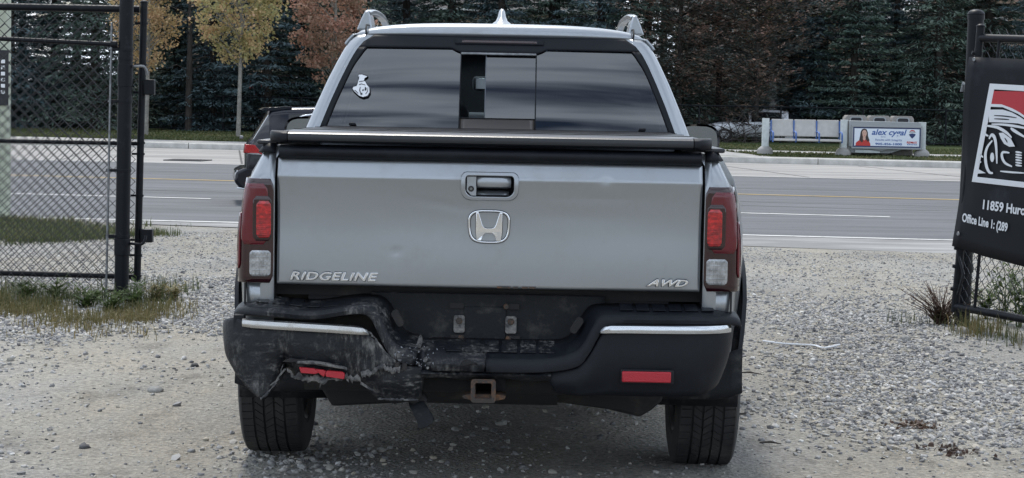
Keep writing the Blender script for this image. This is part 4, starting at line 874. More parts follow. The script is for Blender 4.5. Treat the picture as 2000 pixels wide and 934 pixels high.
# rear glass
def rear_patch(name, x0f, x1f, z0, z1, m, off=0.0, nx=14, nz=10, sol=.004, parent=truck, z1f=None, z0f=None):
    P = []
    for i in range(nz+1):
        row = []
        for j in range(nx+1):
            t = j/nx; zz0 = z0; zz1 = z1; z = zz0 + (zz1-zz0)*i/nz; x = x0f(z) + (x1f(z)-x0f(z))*t
            if z0f: zl_ = z0f(x); z = zl_ + (zz1-zl_)*i/nz; x = x0f(z) + (x1f(z)-x0f(z))*t
            row.append((x, ry_(x, z) + off, z))
        P.append(row)
    mb = MB(); mb.grid(P); o = part(mb, name, m, parent, solid=sol)
    if not sol and sum(p.normal.y for p in o.data.polygons) > 0: o.data.flip_normals()
    return o
rw = empty('rear_window'); rw.parent = truck
rear_patch('glass_pane', lambda z: -cg(z)-.004, lambda z: -.167, 1.285, 1.690, 'glass', .010, parent=rw, sol=0)
rear_patch('glass_pane', lambda z: .166, lambda z: cg(z)+.004, 1.285, 1.690, 'glass', .010, parent=rw, sol=0)
rear_patch('sliding_pane', lambda z: -.056, lambda z: .1605, 1.342, 1.619, 'glass', .015, parent=rw, sol=0)
rear_patch('fixed_lower_pane', lambda z: -.164, lambda z: .160, 1.285, 1.341, 'glass_low', .011, parent=rw)
def frit_low(x):
    a_ = abs(x); return 1.628 if a_ < .17 else 1.628 + .018*sstep((a_-.17)/.045) if a_ < .215 else 1.646 - .004*(a_-.2)
rear_patch('window_border', lambda z: -cg(z)-.003, lambda z: cg(z)+.003, 1.63, 1.699, 'rubber_trim', .003, 60, 6, parent=rw, z0f=frit_low)
for sgn in (-1, 1):
    rear_patch('window_border', lambda z: sgn*(cg(z) - .026 - .012*sstep((z-1.55)/.1)), lambda z: sgn*(cg(z)+.003), 1.285, 1.652, 'rubber_trim', .004, 4, 16, parent=rw)
for x in (-.166, .163):
    rear_patch('slider_rail', lambda z: x-.0022, lambda z: x+.0022, 1.285, 1.63, 'rubber_trim', .006, 2, 10, .006, parent=rw)
rear_patch('slider_rail', lambda z: -.166, lambda z: .163, 1.619, 1.627, 'galv', .004, 10, 2, .006, parent=rw)
rear_patch('slider_rail', lambda z: -.166, lambda z: .163, 1.340, 1.3425, 'rubber_trim', .006, 10, 2, .006, parent=rw)
rear_patch('slider_rail', lambda z: -.058, lambda z: -.0545, 1.343, 1.617, 'interior', .013, 2, 6, .006, parent=rw)
rear_patch('brake_light', lambda z: -.195, lambda z: .195, 1.665, 1.688, 'rubber_trim', -.002, 16, 3, .006, parent=rw)
rear_patch('brake_light_lens', lambda z: -.165, lambda z: .165, 1.671, 1.682, 'red_dark', -.005, 16, 2, .004, parent=rw)
for x in (-.628, .628):
    mb = MB(); mb.box((x, ry_(x, 1.305) - .004, 1.306), (.028, .02, .012)); mb.build('window_clip', 'black_plastic', rw, bevel=.003)
# sticker on the glass: a small white helmeted-head emblem with dark outline
dec = empty('window_sticker'); dec.parent = truck
def dpt(u, v, off): x = -.634 + u*.074; z = 1.424 + v*.098; return (x, ry_(x, z) + off, z)
S0 = [(.30, .99), (.48, 1.0), (.82, .92), (.66, .84), (.62, .72), (.72, .68), (.82, .55), (.97, .42), (1.0, .22), (.88, .06), (.62, 0), (.40, .06), (.10, .25), (-.01, .36), (.03, .44), (.22, .48), (.28, .60), (.30, .72), (.28, .86)]
cen = Vector((.5, .45, 0))
mb = MB(); mb.prism([((u-.5)*1.10+.5, (v-.45)*1.07+.45) for u, v in S0], lambda p: dpt(*p, -.0015), lambda p: dpt(*p, .006)); mb.build('sticker_outline', 'decal_black', dec)
mb = MB(); mb.prism(S0, lambda p: dpt(*p, -.0030), lambda p: dpt(*p, -.0010)); mb.build('sticker_face', 'decal_white', dec)
for poly in ([(.34, .70), (.62, .73), (.62, .70), (.36, .665)], [(.34, .56), (.5, .60), (.72, .55), (.74, .52), (.52, .565), (.36, .53)], [(.72, .46), (.82, .40), (.80, .28), (.70, .30)], [(.42, .45), (.46, .44), (.44, .30), (.50, .18), (.46, .16), (.38, .30)], [(.44, .14), (.56, .20), (.60, .12), (.52, .08)], [(.56, .32), (.64, .36), (.66, .28), (.58, .26)], [(.88, .44), (.91, .40), (.90, .24), (.78, .12), (.76, .15), (.87, .26)], [(.12, .32), (.34, .18), (.33, .15), (.10, .29)], [(.24, .86), (.34, .93), (.33, .80), (.30, .74)]):
    mb = MB(); mb.prism(poly, lambda p: dpt(*p, -.0042), lambda p: dpt(*p, -.0022)); mb.build('sticker_line', 'decal_black', dec)
# windscreen, interior
P = [[(x*(cw(z)-.06)/.8, fr_y(z) - .06*(x/.8)**2 + .05, z) for x in [-.8 + .1*k for k in range(17)]] for z in (1.262, 1.35, 1.45, 1.55, 1.65, 1.70)]
mb = MB(); mb.grid(P); part(mb, 'windscreen', 'glass_light', solid=.005)
cabin = empty('cabin'); cabin.parent = truck
mb = MB(); mb.box((0, 2.4, 1.685), (1.14, .95, .012)); mb.build('headliner', 'interior_light', cabin)
mb = MB(); mb.box((0, 1.78, 1.10), (1.55, .14, .38), rotm('X', 0)); mb.build('rear_seat', 'interior', cabin, bevel=.04)
for x in (-.45, .45):
    mb = MB(); mb.box((x, 1.84, 1.36), (.25, .09, .13)); mb.build('headrest', 'interior', cabin, bevel=.03)
for x in (-.40, .40):
    mb = MB(); mb.box((x, 2.62, 1.10), (.50, .16, .62), rotm('X', 10)); mb.build('front_seat', 'interior', cabin, bevel=.05)
    mb = MB(); mb.box((x, 2.72, 1.50), (.27, .09, .17)); mb.build('headrest', 'interior', cabin, bevel=.035)
mb = MB(); mb.box((0, 3.48, 1.25), (1.50, .34, .22)); mb.build('dashboard', 'interior', cabin, bevel=.05)
mb = MB(); mb.box((-.03, 3.08, 1.505), (.235, .035, .072)); mr_ = mb.build('rear_view_mirror', 'interior', cabin, bevel=.02)
mb = MB(); mb.box((-.03, 3.060, 1.505), (.205, .006, .054)); mb.build('mirror_glass', 'mirror_dim', cabin, bevel=.002)
mb = MB(); mb.tube([(-.40, 3.18 + .19*math.cos(q)*.4, 1.22 + .19*math.cos(q)) if False else (-.40 + .19*math.sin(q), 3.12 - .07*math.cos(q), 1.22 + .17*math.cos(q)) for q in [2*math.pi*k/24 for k in range(25)]], .014, 8); mb.build('steering_wheel', 'interior', cabin)
mb = MB(); mb.box((0, 4.45, 1.075), (1.60, 1.35, .03), rotm('X', -4)); part(mb, 'hood', 'silver', bevel=.02)
mb = MB(); mb.box((0, 5.08, .75), (1.62, .10, .62)); part(mb, 'front_end', 'black_plastic', bevel=.04)
for sgn in (-1, 1):
    P = []                                # door mirror
    for i in range(9):
        t = i/8; s = math.sin(math.pi*min(1, .18 + t*.82)*.62); y = 3.32 + .16*t; q = [1.0, .99, .95, .88, .78, .66, .5, .32, .1][i]
        P.append([(sgn*(1.00 + .115*q*c_), y, 1.225 + .098*q*s_) for c_, s_ in [(math.copysign(abs(math.cos(a_))**.6, math.cos(a_)), math.copysign(abs(math.sin(a_))**.6, math.sin(a_))) for a_ in [2*math.pi*k/24 for k in range(24)]]])
    mb = MB(); mb.grid(P, True); dm_ = part(mb, 'door_mirror', 'gloss_black')
    mb = MB(); ring = [(sgn*(1.00 + .104*math.copysign(abs(math.cos(a_))**.6, math.cos(a_))), 3.326, 1.225 + .087*math.copysign(abs(math.sin(a_))**.6, math.sin(a_))) for a_ in [2*math.pi*k/24 for k in range(24)]]
    mb.add(ring, [tuple(range(24))]); mb.build('mirror_glass', 'mirror', dm_)
    mb = MB(); mb.box((sgn*.88, 3.40, 1.19), (.16, .06, .05)); mb.build('mirror_arm', 'gloss_black', dm_, bevel=.01)
    # roof rail: upright rear foot, arched bar, front foot
    rr_ = empty('roof_rail'); rr_.parent = truck
    A = [(.578, 1.733), (.648, 1.726), (.632, 1.772), (.618, 1.806), (.609, 1.815), (.596, 1.813), (.590, 1.790)]
    mb = MB(); mb.prism(A, lambda p: (sgn*p[0], 2.05 + (p[1]-1.73)*.5, p[1]), lambda p: (sgn*(p[0]-.006), 2.22, min(p[1], 1.80))); mb.build('rail_foot', 'silver', rr_, bevel=.006)
    mb = MB(); mb.prism([(.588, 1.738), (.640, 1.733), (.612, 1.806), (.602, 1.806)], lambda p: (sgn*p[0], 2.047 + (p[1]-1.73)*.5, p[1]), lambda p: (sgn*p[0], 2.06 + (p[1]-1.73)*.5, p[1])); mb.build('foot_cover', 'frame_grey', rr_)
    pts = catmull([(sgn*.606, 2.10, 1.800), (sgn*.598, 2.3, 1.817), (sgn*.590, 2.6, 1.818), (sgn*.580, 2.85, 1.800), (sgn*.572, 3.0, 1.755), (sgn*.570, 3.04, 1.735)], 5)
    P = [[(p.x + a_*.016, p.y, p.z + b_*.012) for a_, b_ in ((-1, -1), (1, -1), (1, 1), (-1, 1))] for p in pts]; mb = MB(); mb.grid(P, True); mb.build('rail_bar', 'silver', rr_, bevel=.005)
# aerial fin
P = []
for i, (z, hw, ln) in enumerate(((1.758, .050, .18), (1.775, .049, .17), (1.783, .043, .15), (1.794, .028, .12), (1.815, .019, .085), (1.840, .014, .055), (1.852, .007, .03))):
    P.append([(hw*math.cos(a_)*1.0, 2.45 + .06*i/6 + ln*(.5*math.sin(a_)), z) for a_ in [2*math.pi*k/20 for k in range(20)]])
mb = MB(); mb.grid(P, True); mb.add(P[-1], [tuple(range(20))]); part(mb, 'aerial_fin', 'silver')

# ---- wheels
def tyre_mesh():
    NB = 66; sub = [0.0, .42, .84, .86, .98]; RO = .380; HW = .1225
    ws = [(-HW, .300), (-HW-.004, .325), (-HW+.002, .355), (-.112, .372), (-.106, .3765)]
    ribs = [(-.104, -.064), (-.055, -.024), (-.016, .016), (.024, .055), (.064, .104)]
    cols_ = []
    cols_ += [(w, r_, -1) for w, r_ in ws]
    for k, (a_, b_) in enumerate(ribs):
        for w in (a_, (a_+b_)/2, b_): cols_.append((w, RO - .004*(abs(w)/.104)**3, k))
        if k < 4: cols_ += [(b_+.0008, RO-.009, -2), (ribs[k+1][0]-.0008, RO-.009, -2)]
    cols_ += [(-w, r_, -1) for w, r_ in reversed(ws)]
    cols_ = [(-HW+.02, .235, -1), (-HW+.004, .262, -1)] + cols_ + [(HW-.004, .262, -1), (HW-.02, .235, -1)]
    P = []
    for i in range(NB):
        for s in sub:
            groove = s >= .86
            row = []
            for (w, r_, k) in cols_:
                a_ = 2*math.pi*(i+s)/NB; rr2 = r_
                if k in (0, 4): rr2 = r_ - (.0055 if groove else 0); a_ += (0.4 if k == 0 else -.4)*(abs(w)-.08)/.04*2*math.pi/NB*.25
                elif k in (1, 2, 3):
                    f = (w - (ribs[k][0]+ribs[k][1])/2)/.02; a_ += (f if k != 2 else -f)*.42*2*math.pi/NB; rr2 = r_ - (.0045 if groove else 0)
                row.append((w, math.cos(a_)*rr2, math.sin(a_)*rr2))
            P.append(row)
    P.append(P[0]); mb = MB(); mb.grid(P); return mb
wheel0 = empty('wheel'); wheel0.parent = truck
tyre_mesh().build('tyre', 'rubber', wheel0, sharp=24)
mb = MB(); prof = [(-.10, .235), (-.115, .245), (-.10, .225), (-.02, .21), (.09, .215), (.108, .245), (.10, .238)]
mb.grid([[(w, math.cos(a_)*r_, math.sin(a_)*r_) for w, r_ in prof] for a_ in [2*math.pi*k/40 for k in range(41)]]); rim0 = mb.build('rim', 'alloy', wheel0)
mb = MB()
for k in range(5):
    a_ = 2*math.pi*k/5; Q_ = Matrix.Rotation(a_, 3, 'X'); mb.box(Q_ @ Vector((.085, 0, .12)), (.03, .05, .19), Q_)
mb.tube([(.06, 0, 0), (.105, 0, 0)], .055, 16); mb.build('spoke_set', 'alloy', wheel0)
mb = MB(); mb.tube([(-.09, 0, 0), (.02, 0, 0)], .15, 20); mb.build('brake_drum', 'under', wheel0)
for k, (x, y, dz) in enumerate(((-.852, AX[0], .368), (.852, AX[0], .350), (-.84, AX[1], .365), (.84, AX[1], .365))):
    w = wheel0 if k == 0 else copy_tree(wheel0, truck)
    w.location = (x, y, dz); w.rotation_euler = (.3*k, 0, R(180) if x < 0 else 0)
# ================================================================== FENCES AND GATES
def chain_mesh(name, parent, to3, s0, s1, z0, z1, pitch=.040, r=.0033, m='wire', bulge=.004, rag=0.0):
    """woven diamond mesh: zigzag wires; to3(s, z, out) -> point"""
    mb = MB(); n = int((s1-s0)/pitch)+1; nz = int((z1-z0)/pitch*1.0)
    for i in range(n):
        pts = []
        base = s0 + i*pitch
        for k in range(nz+1):
            z = z0 + (z1-z0)*k/nz; q = pitch/2 if (k + i) % 2 else -pitch/2
            s = base + q + rag*mnoise.noise((base*2, z*2, 5)); o_ = (bulge if (k+i) % 2 else -bulge)
            pts.append(to3(s, z, o_))
        # knuckled tips
        mb.tube(pts, r, 4, cap=False)
    return mb.build(name, m, parent, fixn=False)
def cap_dome(mb, x, y, z, r):
    P = [[(x + r*math.cos(a_)*math.cos(e), y + r*math.sin(a_)*math.cos(e), z + r*.55*math.sin(e)) for a_ in [2*math.pi*k/16 for k in range(16)]] for e in [R(q) for q in (-25, 0, 25, 50, 70, 88)]]
    mb.grid(P, True); return mb

# ---- left: fixed fence bay, its post, and the open gate leaf folded behind it
FY = 15.0
def lean(x0, z, k=.0): return x0 + k*z
lp = empty('gate_post', (-2.868, FY, -.02)); tag(lp, 'tall thick black gate post at the left side of the driveway', 'gate post')
mb = MB(); mb.tube([(-.006, 0, -.3), (0, 0, 0), (.028, 0, 2.6)], .051, 20); mb.build('post_tube', 'gate', lp)
cap_dome(MB(), .028, 0, 2.61, .056).build('post_cap', 'gate', lp)
def px_l(z): return .0108*z
for z, h, b_ in ((1.765, .030, True), (1.70, .028, False), (1.395, .022, True), (.905, .022, True), (.435, .026, True), (.045, .022, True)):
    mb = MB(); mb.tube([(px_l(z), 0, z-h/2), (px_l(z), 0, z+h/2)], .055, 20); mb.build('tension_band', 'gate', lp, bevel=.002)
    if b_:
        mb = MB(); mb.box((px_l(z)-.085, -.012, z), (.075, .012, h)); mb.build('band_lug', 'gate', lp, bevel=.002)
        mb = MB(); mb.tube([(px_l(z)-.108, -.030, z), (px_l(z)-.108, .016, z)], .008, 8); mb.build('band_bolt', 'galv', lp)
mb = MB(); mb.tube([(px_l(1.55), 0, 1.50), (px_l(1.62), 0, 1.66)], .0555, 20); mb.build('hinge_sleeve', 'gate', lp, bevel=.003)
mb = MB(); mb.tube([(px_l(.36), 0, .30), (px_l(.42), 0, .42)], .0575, 20); mb.build('hinge_sleeve', 'gate', lp, bevel=.003)
def gate_hinge(parent, x, z, flip):
    mb = MB(); mb.tube(catmull([(x, 0, z), (x+.05, -.03, z), (x+.095, -.03, z+(0 if flip else -.004)), (x+.115, -.02, z-.028*flip), (x+.118, -.01, z-.06*flip)], 5), .010, 10); mb.build('hinge_hook', 'galv' if flip > 0 else 'gate', parent)
gate_hinge(lp, .055, 1.645, 1); gate_hinge(lp, .055, .385, -1)
fence = empty('chain_link_fence', (-2.868, FY, -.02)); tag(fence, 'fixed black chain link fence bay left of the gate post', 'fence')
mb = MB(); P = [(-.06, -.01, 1.797), (-1.3, 0, 1.835), (-2.6, 0, 1.85)]; mb.tube(P, .0165, 12); mb.build('top_rail', 'gate', fence)
mb = MB(); mb.tube([(-.04, -.012, 1.797), (-.085, -.012, 1.798)], .026, 14); mb.build('rail_end', 'gate', fence, bevel=.004)
mb = MB(); P = [(-.105, -.02, .0), (-.078, -.02, 1.945)]; mb.tube(P, .0085, 6); mb.build('tension_bar', 'galv', fence)
chain_mesh('chain_link_mesh', fence, lambda s, z, o_: (s + .012*z, o_ - .018, z), -2.6, -.09, .0, 1.93, rag=.012)
mb = MB(); mb.tube([(-2.62, 0, -.3), (-2.62, 0, 1.95)], .03, 14); mb.build('line_post', 'gate', fence)
leaf = empty('gate_leaf', (-2.765, FY + .17, -.02), 0); tag(leaf, 'open black chain link gate leaf folded back behind the left fence', 'gate leaf')
mb = MB(); mb.tube([(-.022, 0, .10), (.012, 0, 2.10)], .026, 16); mb.build('end_stile', 'gate', leaf); cap_dome(MB(), .012, 0, 2.105, .029).build('stile_cap', 'gate', leaf)
mb = MB(); mb.tube([(-2.6, 0, .10), (-2.57, 0, 2.10)], .026, 16); mb.build('end_stile', 'gate', leaf)
for z, r_, dz in ((2.055, .026, .0), (1.095, .0155, .0), (.135, .020, .018)):
    mb = MB(); mb.tube([(-2.57, 0, z+dz), (-.02, 0, z)], r_, 12); mb.build('gate_rail', 'gate', leaf)
chain_mesh('chain_link_mesh', leaf, lambda s, z, o_: (s + .016*z, o_ + .012, z), -2.52, -.06, .10, 2.14, rag=.012)
for z in (1.955, 1.66, 1.46, 1.10, 1.02, .72, .40, .29, .14):
    mb = MB(); mb.tube([(-.021+.017*z, 0, z-.008), (-.021+.017*z, 0, z+.008)], .0295, 14); mb.build('stile_band', 'gate', leaf)
    mb = MB(); mb.box((-.060+.017*z, 0, z), (.05, .010, .016)); mb.build('band_lug', 'gate', leaf)
mb = MB(); mb.box((.062, -.03, 1.50), (.075, .07, .11)); mb.build('hinge_block', 'gate', leaf, bevel=.006)
mb = MB(); mb.box((.052, -.03, .435), (.085, .07, .095)); mb.build('hinge_block', 'gate', leaf, bevel=.006)

# ---- right: post and leaf swung toward the yard, carrying the banner
RB = Vector((2.925, 14.03, -.02))
rp_ = empty('gate_post', RB); tag(rp_, 'thick black gate post with domed cap at the right side of the driveway', 'gate post')
mb = MB(); mb.tube([(-.004, 0, -.3), (.028, 0, 2.07)], .053, 20); mb.build('post_tube', 'gate', rp_); cap_dome(MB(), .028, 0, 2.08, .058).build('post_cap', 'gate', rp_)
mb = MB(); mb.tube([(.028, 0, 2.045), (.028, 0, 2.075)], .057, 20); mb.build('cap_skirt', 'gate', rp_)
for z in (1.55, .40):
    mb = MB(); mb.tube([(.002+.013*z, 0, z-.03), (.002+.013*z, 0, z+.03)], .058, 20); mb.build('hinge_sleeve', 'gate', rp_, bevel=.003)
LH = Vector((2.84, 13.88, 0)); LD = Vector((.525, -.851, -.040)).normalized(); LN = Vector((-.851, -.525, 0)).normalized(); LUP = (Vector((0, 0, 1)) - LD*LD.z + Vector((.030, 0, 0))).normalized()
def leaf_pt(s, z, off=0.0): return LH + LD*s + LUP*z + LN*off
def leaf_sz(px, py):                      # line of sight met with the leaf's plane
    d = ray(px, py); c = Vector((0, 0, CAM_H)); A = Matrix((LD, LUP, -d)).transposed(); sol = A.inverted() @ (c - LH); return sol.x, sol.y
rl = empty('gate_leaf', (0, 0, 0)); tag(rl, 'open black chain link gate leaf swung inward and carrying the banner, right of the driveway', 'gate leaf')
mb = MB(); mb.tube([leaf_pt(0, .10), leaf_pt(0, 1.97)], .027, 16); mb.build('end_stile', 'gate', rl)
mb = MB(); P0 = leaf_pt(0, 1.975); cap_dome(mb, P0.x, P0.y, P0.z, .03); mb.build('stile_cap', 'gate', rl)
LW = 2.3
mb = MB(); mb.tube([leaf_pt(LW, .10), leaf_pt(LW, 1.97)], .027, 16); mb.build('end_stile', 'gate', rl)
for z, r_ in ((1.90, .026), (1.05, .018), (.135, .026)):
    mb = MB(); mb.tube([leaf_pt(.0, z), leaf_pt(LW, z)], r_, 12); mb.build('gate_rail', 'gate', rl)
chain_mesh('chain_link_mesh', rl, lambda s, z, o_: leaf_pt(s, z, o_ - .004), .05, LW-.03, .14, 1.96, pitch=.037, r=.0030, rag=.010)
mb = MB(); mb.tube([leaf_pt(.19, .12, .01), leaf_pt(.19, 1.9, .01)], .011, 8); mb.build('tension_bar', 'gate', rl)
for z, m_ in ((.52, 'gate'), (.40, 'gate'), (.25, 'gate'), (1.60, 'galv'), (1.80, 'gate')):
    a_, b_ = leaf_pt(0, z-.012), leaf_pt(0, z+.012); mb = MB(); mb.tube([a_, b_], .031, 14); mb.build('stile_band', 'gate', rl)
    mb = MB(); c = leaf_pt(-.005, z, .022); mb.tube([c, c + Vector((-.022, 0, .003))], [.014, .012], 10); mb.build('band_bolt', m_, rl)
mb = MB(); mb.tube([leaf_pt(-.015, 1.565, .03), leaf_pt(-.07, 1.60, .04), leaf_pt(-.075, 1.545, .04)], .014, 8); mb.build('latch_ring', 'galv', rl)
mb = MB(); mb.tube([leaf_pt(.02, .47, .03), leaf_pt(.08, .36, .03), leaf_pt(.045, .22, .03)], .010, 6); mb.build('drop_chain', 'gate', rl)
# ---- banner
ban = empty('banner'); tag(ban, 'black vinyl banner with car emblem and white address lettering tied to the right gate leaf', 'banner')
P = []
zb_l, zt_l = .515, 1.775
for i in range(41):
    s = -.03 + 2.25*i/40; row = []
    for k in range(17):
        v = k/16; z = zb_l + (zt_l-zb_l)*v + (.03*max(0, .25-s)*2.2 - .07*max(0, min(s, 1.0)))*(1-v)
        row.append(leaf_pt(s, z, .040 + .010*mnoise.noise((s*2.2, z*1.7, 1)) + .02*math.exp(-((s+.02)/.08)**2)*math.sin(z*5)))
    P.append(row)
mb = MB(); mb.grid(P); mb.build('banner_sheet', 'banner', ban, solid=.002)
def ban_poly(name, pts, m, off=.0525, parent=ban):
    q = [leaf_sz(*p) for p in pts]; mb = MB(); mb.prism(q, lambda p: leaf_pt(p[0], p[1], off), lambda p: leaf_pt(p[0], p[1], off-.0015)); return mb.build(name, m, parent)
def cpx(x, y): return (1860 + x*.2569, 140 + y*.2569)
def ban_line(name, pts, w, m='banner_white', off=.0535):
    q = [leaf_sz(*cpx(*p)) for p in pts]; q = catmull([(a, b, 0) for a, b in q], 4); Lf, Rt = [], []
    for i, p in enumerate(q):
        t = (q[min(i+1, len(q)-1)] - q[max(i-1, 0)]).normalized(); n_ = Vector((-t.y, t.x, 0)); k = w * (.35 + .65*math.sin(math.pi*(i+.5)/len(q))); Lf.append((p.x+n_.x*k, p.y+n_.y*k)); Rt.append((p.x-n_.x*k, p.y-n_.y*k))
    mb = MB(); mb.prism(Lf + Rt[::-1], lambda p: leaf_pt(p[0], p[1], off), lambda p: leaf_pt(p[0], p[1], off-.0012)); return mb.build(name, m, ban)
tl, bl = leaf_sz(*cpx(330, 92)), leaf_sz(*cpx(193, 838)); LWB = 1.05
fr = [tl, bl, (bl[0]+LWB+.12, bl[1]+.0), (tl[0]+LWB, tl[1])]
def inset(p, q, d): return (p[0] + (q[0]-p[0])*d, p[1] + (q[1]-p[1])*d)
cx_, cz_ = sum(p[0] for p in fr)/4, sum(p[1] for p in fr)/4
inn = [(p[0] + (.045 if p[0] < cx_ else -.045), p[1] + (-.036 if p[1] > cz_ else .036)) for p in fr]
mb = MB(); mb.grid([[leaf_pt(*p, .0515) for p in fr], [leaf_pt(*p, .0535) for p in fr], [leaf_pt(*p, .0535) for p in inn], [leaf_pt(*p, .0515) for p in inn]], True); mb.build('logo_frame', 'banner_white', ban, bevel=.004)
ban_poly('logo_red', [cpx(*p) for p in ((347, 148), (545, 152), (700, 160), (760, 470), (640, 370), (545, 315), (440, 265), (330, 245))], 'banner_red', .0528)
ban_poly('logo_roof', [cpx(*p) for p in ((328, 247), (420, 250), (500, 280), (560, 312), (640, 368), (640, 385), (545, 322), (430, 272), (328, 268))], 'banner_white', .0534)
ban_poly('logo_glass', [cpx(*p) for p in ((325, 290), (430, 290), (500, 312), (560, 345), (640, 400), (640, 420), (545, 395), (430, 388), (325, 385))], 'banner_white', .0534)
for q in ([(365, 335), (450, 340), (535, 352)], [(365, 360), (430, 362), (480, 366)]): ban_line('logo_stroke', q, .004, 'banner', .0548)
ban_poly('logo_pillar', [cpx(*p) for p in ((318, 342), (318, 388), (304, 388))], 'banner_white', .0534)
for q, w in (([(345, 400), (450, 405), (560, 422), (640, 440)], .008), ([(300, 412), (385, 424), (455, 462), (497, 503)], .010), ([(350, 525), (312, 575), (297, 640), (306, 720), (328, 765), (355, 772)], .012), ([(325, 512), (345, 482), (368, 505), (380, 580), (385, 700)], .012),
             ([(480, 618), (430, 614), (424, 650), (448, 695), (500, 722)], .010), ([(410, 757), (480, 764), (600, 772)], .006), ([(290, 474), (304, 482), (320, 491)], .007), ([(257, 632), (280, 652)], .006), ([(246, 682), (265, 690)], .006), ([(490, 430), (520, 452), (600, 500)], .010)): ban_line('logo_stroke', q, w)
for k in range(6): ban_line('logo_stroke', [(527, 610+k*20), (545, 613+k*20), (575, 618+k*20)], .006)
ban_poly('logo_lamp', [cpx(*p) for p in ((400, 468), (430, 465), (490, 510), (522, 570), (480, 572), (440, 550), (415, 510))], 'banner_white', .0534)
ban_line('logo_stroke', [(445, 505), (458, 525), (466, 540)], .004, 'banner', .0548)
ban_poly('logo_triangle', [cpx(*p) for p in ((232, 735), (300, 772), (230, 776))], 'banner_white', .0534)
ban_poly('logo_hub', [cpx(349+15*math.cos(a_), 652+36*math.sin(a_)) for a_ in [2*math.pi*k/16 for k in range(16)]], 'banner_white', .0534)
def ban_text(name, body, ref, p0, p1, h):     # p0: lower left, p1: lower right of the reference part of the line
    a_, b_ = leaf_sz(*p0), leaf_sz(*p1); mref = text_mesh(ref, h=1.0, offset=.03); wref = max(v.co.x for v in mref.vertices); sx = math.hypot(b_[0]-a_[0], 0) / wref; bpy.data.meshes.remove(mref)
    me = text_mesh(body, h=1.0, depth=.0015, offset=.03); mref = text_mesh('1', h=1.0); bpy.data.meshes.remove(mref)
    sl = (b_[1]-a_[1])/(b_[0]-a_[0]); zmin = 0.0
    for v in me.vertices:
        s = a_[0] + v.co.x*sx; z = a_[1] + (v.co.z)*h + sl*(s-a_[0]); v.co = leaf_pt(s, z, .0535 + v.co.y*.3)
    me.materials.clear(); me.update(); return link_mesh(name, me, 'banner_white', ban)
ban_text('address_lettering', '11859 Huro', '11859', (1931, 409), (1971, 415), .064)
ban_text('phone_lettering', 'Office Line 1: (289', 'Office Line 1:', (1890, 438), (1972, 457), .076)
for s, z in ((.0, 1.76), (.0, .62), (.75, 1.765), (1.5, 1.765), (.8, .55)):
    c = leaf_pt(s+.02, z, .052); mb = MB(); mb.tube([c, c + LN*.004], [.014, .012], 12); mb.build('eyelet', 'galv', ban)

# ---- far left roadside post with a small black sign
pp = gr(-6, 414, RZ); post = empty('sign_post', (-6.52, 26.2, -.11)); tag(post, 'pale green timber post at the far left edge beside the road', 'post')
mb = MB(); mb.box((0, 0, 1.6), (.20, .20, 3.6)); mb.build('post_timber', 'pale_post', post, bevel=.012)
sgn_o = empty('post_sign', (-6.53, 26.08, 1.62)); tag(sgn_o, 'narrow black sign with white lettering fixed to the pale green post', 'sign')
mb = MB(); mb.box((.0, 0, 0), (.26, .02, .68)); mb.build('sign_plate', 'decal_black', sgn_o, bevel=.004)
for k in range(6):
    mb = MB(); mb.box((.065, -.012, .20 - k*.075), (.05, .004, .045), rotm('Y', 0)); mb.build('sign_mark', 'decal_white', sgn_o, bevel=.002)

# ================================================================== BUS STOP BENCH WITH BINS AND ADVERT
BY = 61.3
bench = empty('bus_bench', (0, BY, 0)); tag(bench, 'three-seat grey bus stop bench with blue armrests between white posts', 'bench')
def bp(px, py, y=BY): v = at(px, py, y); return v
zg = 0.175
def bpost(x, parent, h=1.17, w=.20):
    mb = MB(); mb.prism(rrect(0, 0, w, w, .04, 3), lambda p: (x+p[0], p[1], zg-.05), lambda p: (x+p[0], p[1], h)); mb.build('post', 'post_white', parent, bevel=.012)
    mb = MB(); P = [[(x + r_*math.cos(a_), r_*math.sin(a_), z) for a_ in [2*math.pi*k/16 for k in range(16)]] for r_, z in ((.23, zg-.03), (.23, zg+.07), (.20, zg+.12), (.15, zg+.16), (.11, zg+.19))]; mb.grid(P, True); mb.build('post_foot', 'concrete', parent)
xA, xB, xC = bp(1495, 260).x, bp(1648, 262).x, bp(1801, 265).x
bpost(xA, bench); bpost(xB, bench)
s0, s1 = bp(1507, 250).x, bp(1641, 250).x; sw = (s1-s0)/3
for k in range(3):
    x = s0 + sw*(k+.5)
    mb = MB(); P = [[(x + (u-.5)*(sw-.035), .10 + .10*(v) + .02*math.sin(v*3), .66 + .49*v) for u in (0, .1, .5, .9, 1)] for v in (0, .1, .3, .6, .9, 1)]; mb.grid(P); mb.build('seat_back', 'seat', bench, solid=.05, bevel=.012)
    mb = MB(); P = [[(x + (u-.5)*(sw-.035), -.46 + .54*v, .545 + .03*(v-.5)**2*2 + .012*v) for u in (0, .1, .5, .9, 1)] for v in (0, .06, .3, .6, 1)]; mb.grid(P); mb.build('seat', 'seat', bench, solid=.06, bevel=.012)
for k in range(4):
    x = s0 + sw*k; mb = MB(); mb.tube(catmull([(x, .14, .80), (x, -.10, .80), (x, -.38, .775), (x, -.43, .70), (x, -.40, .50)], 4), .026, 8); mb.build('armrest', 'blue', bench)
    mb = MB(); mb.box((x, .16, .82), (.035, .06, .60)); mb.build('seat_bracket', 'blue', bench)
mb = MB(); mb.box(((s0+s1)/2, .20, .56), (s1-s0+.2, .06, .08)); mb.build('rear_beam', 'iron', bench)
adv = empty('advert_bin_unit', (0, BY, 0)); tag(adv, 'grey litter unit with realtor advert panel standing right of the bench', 'advert unit')
bpost(xC, adv, 1.14)
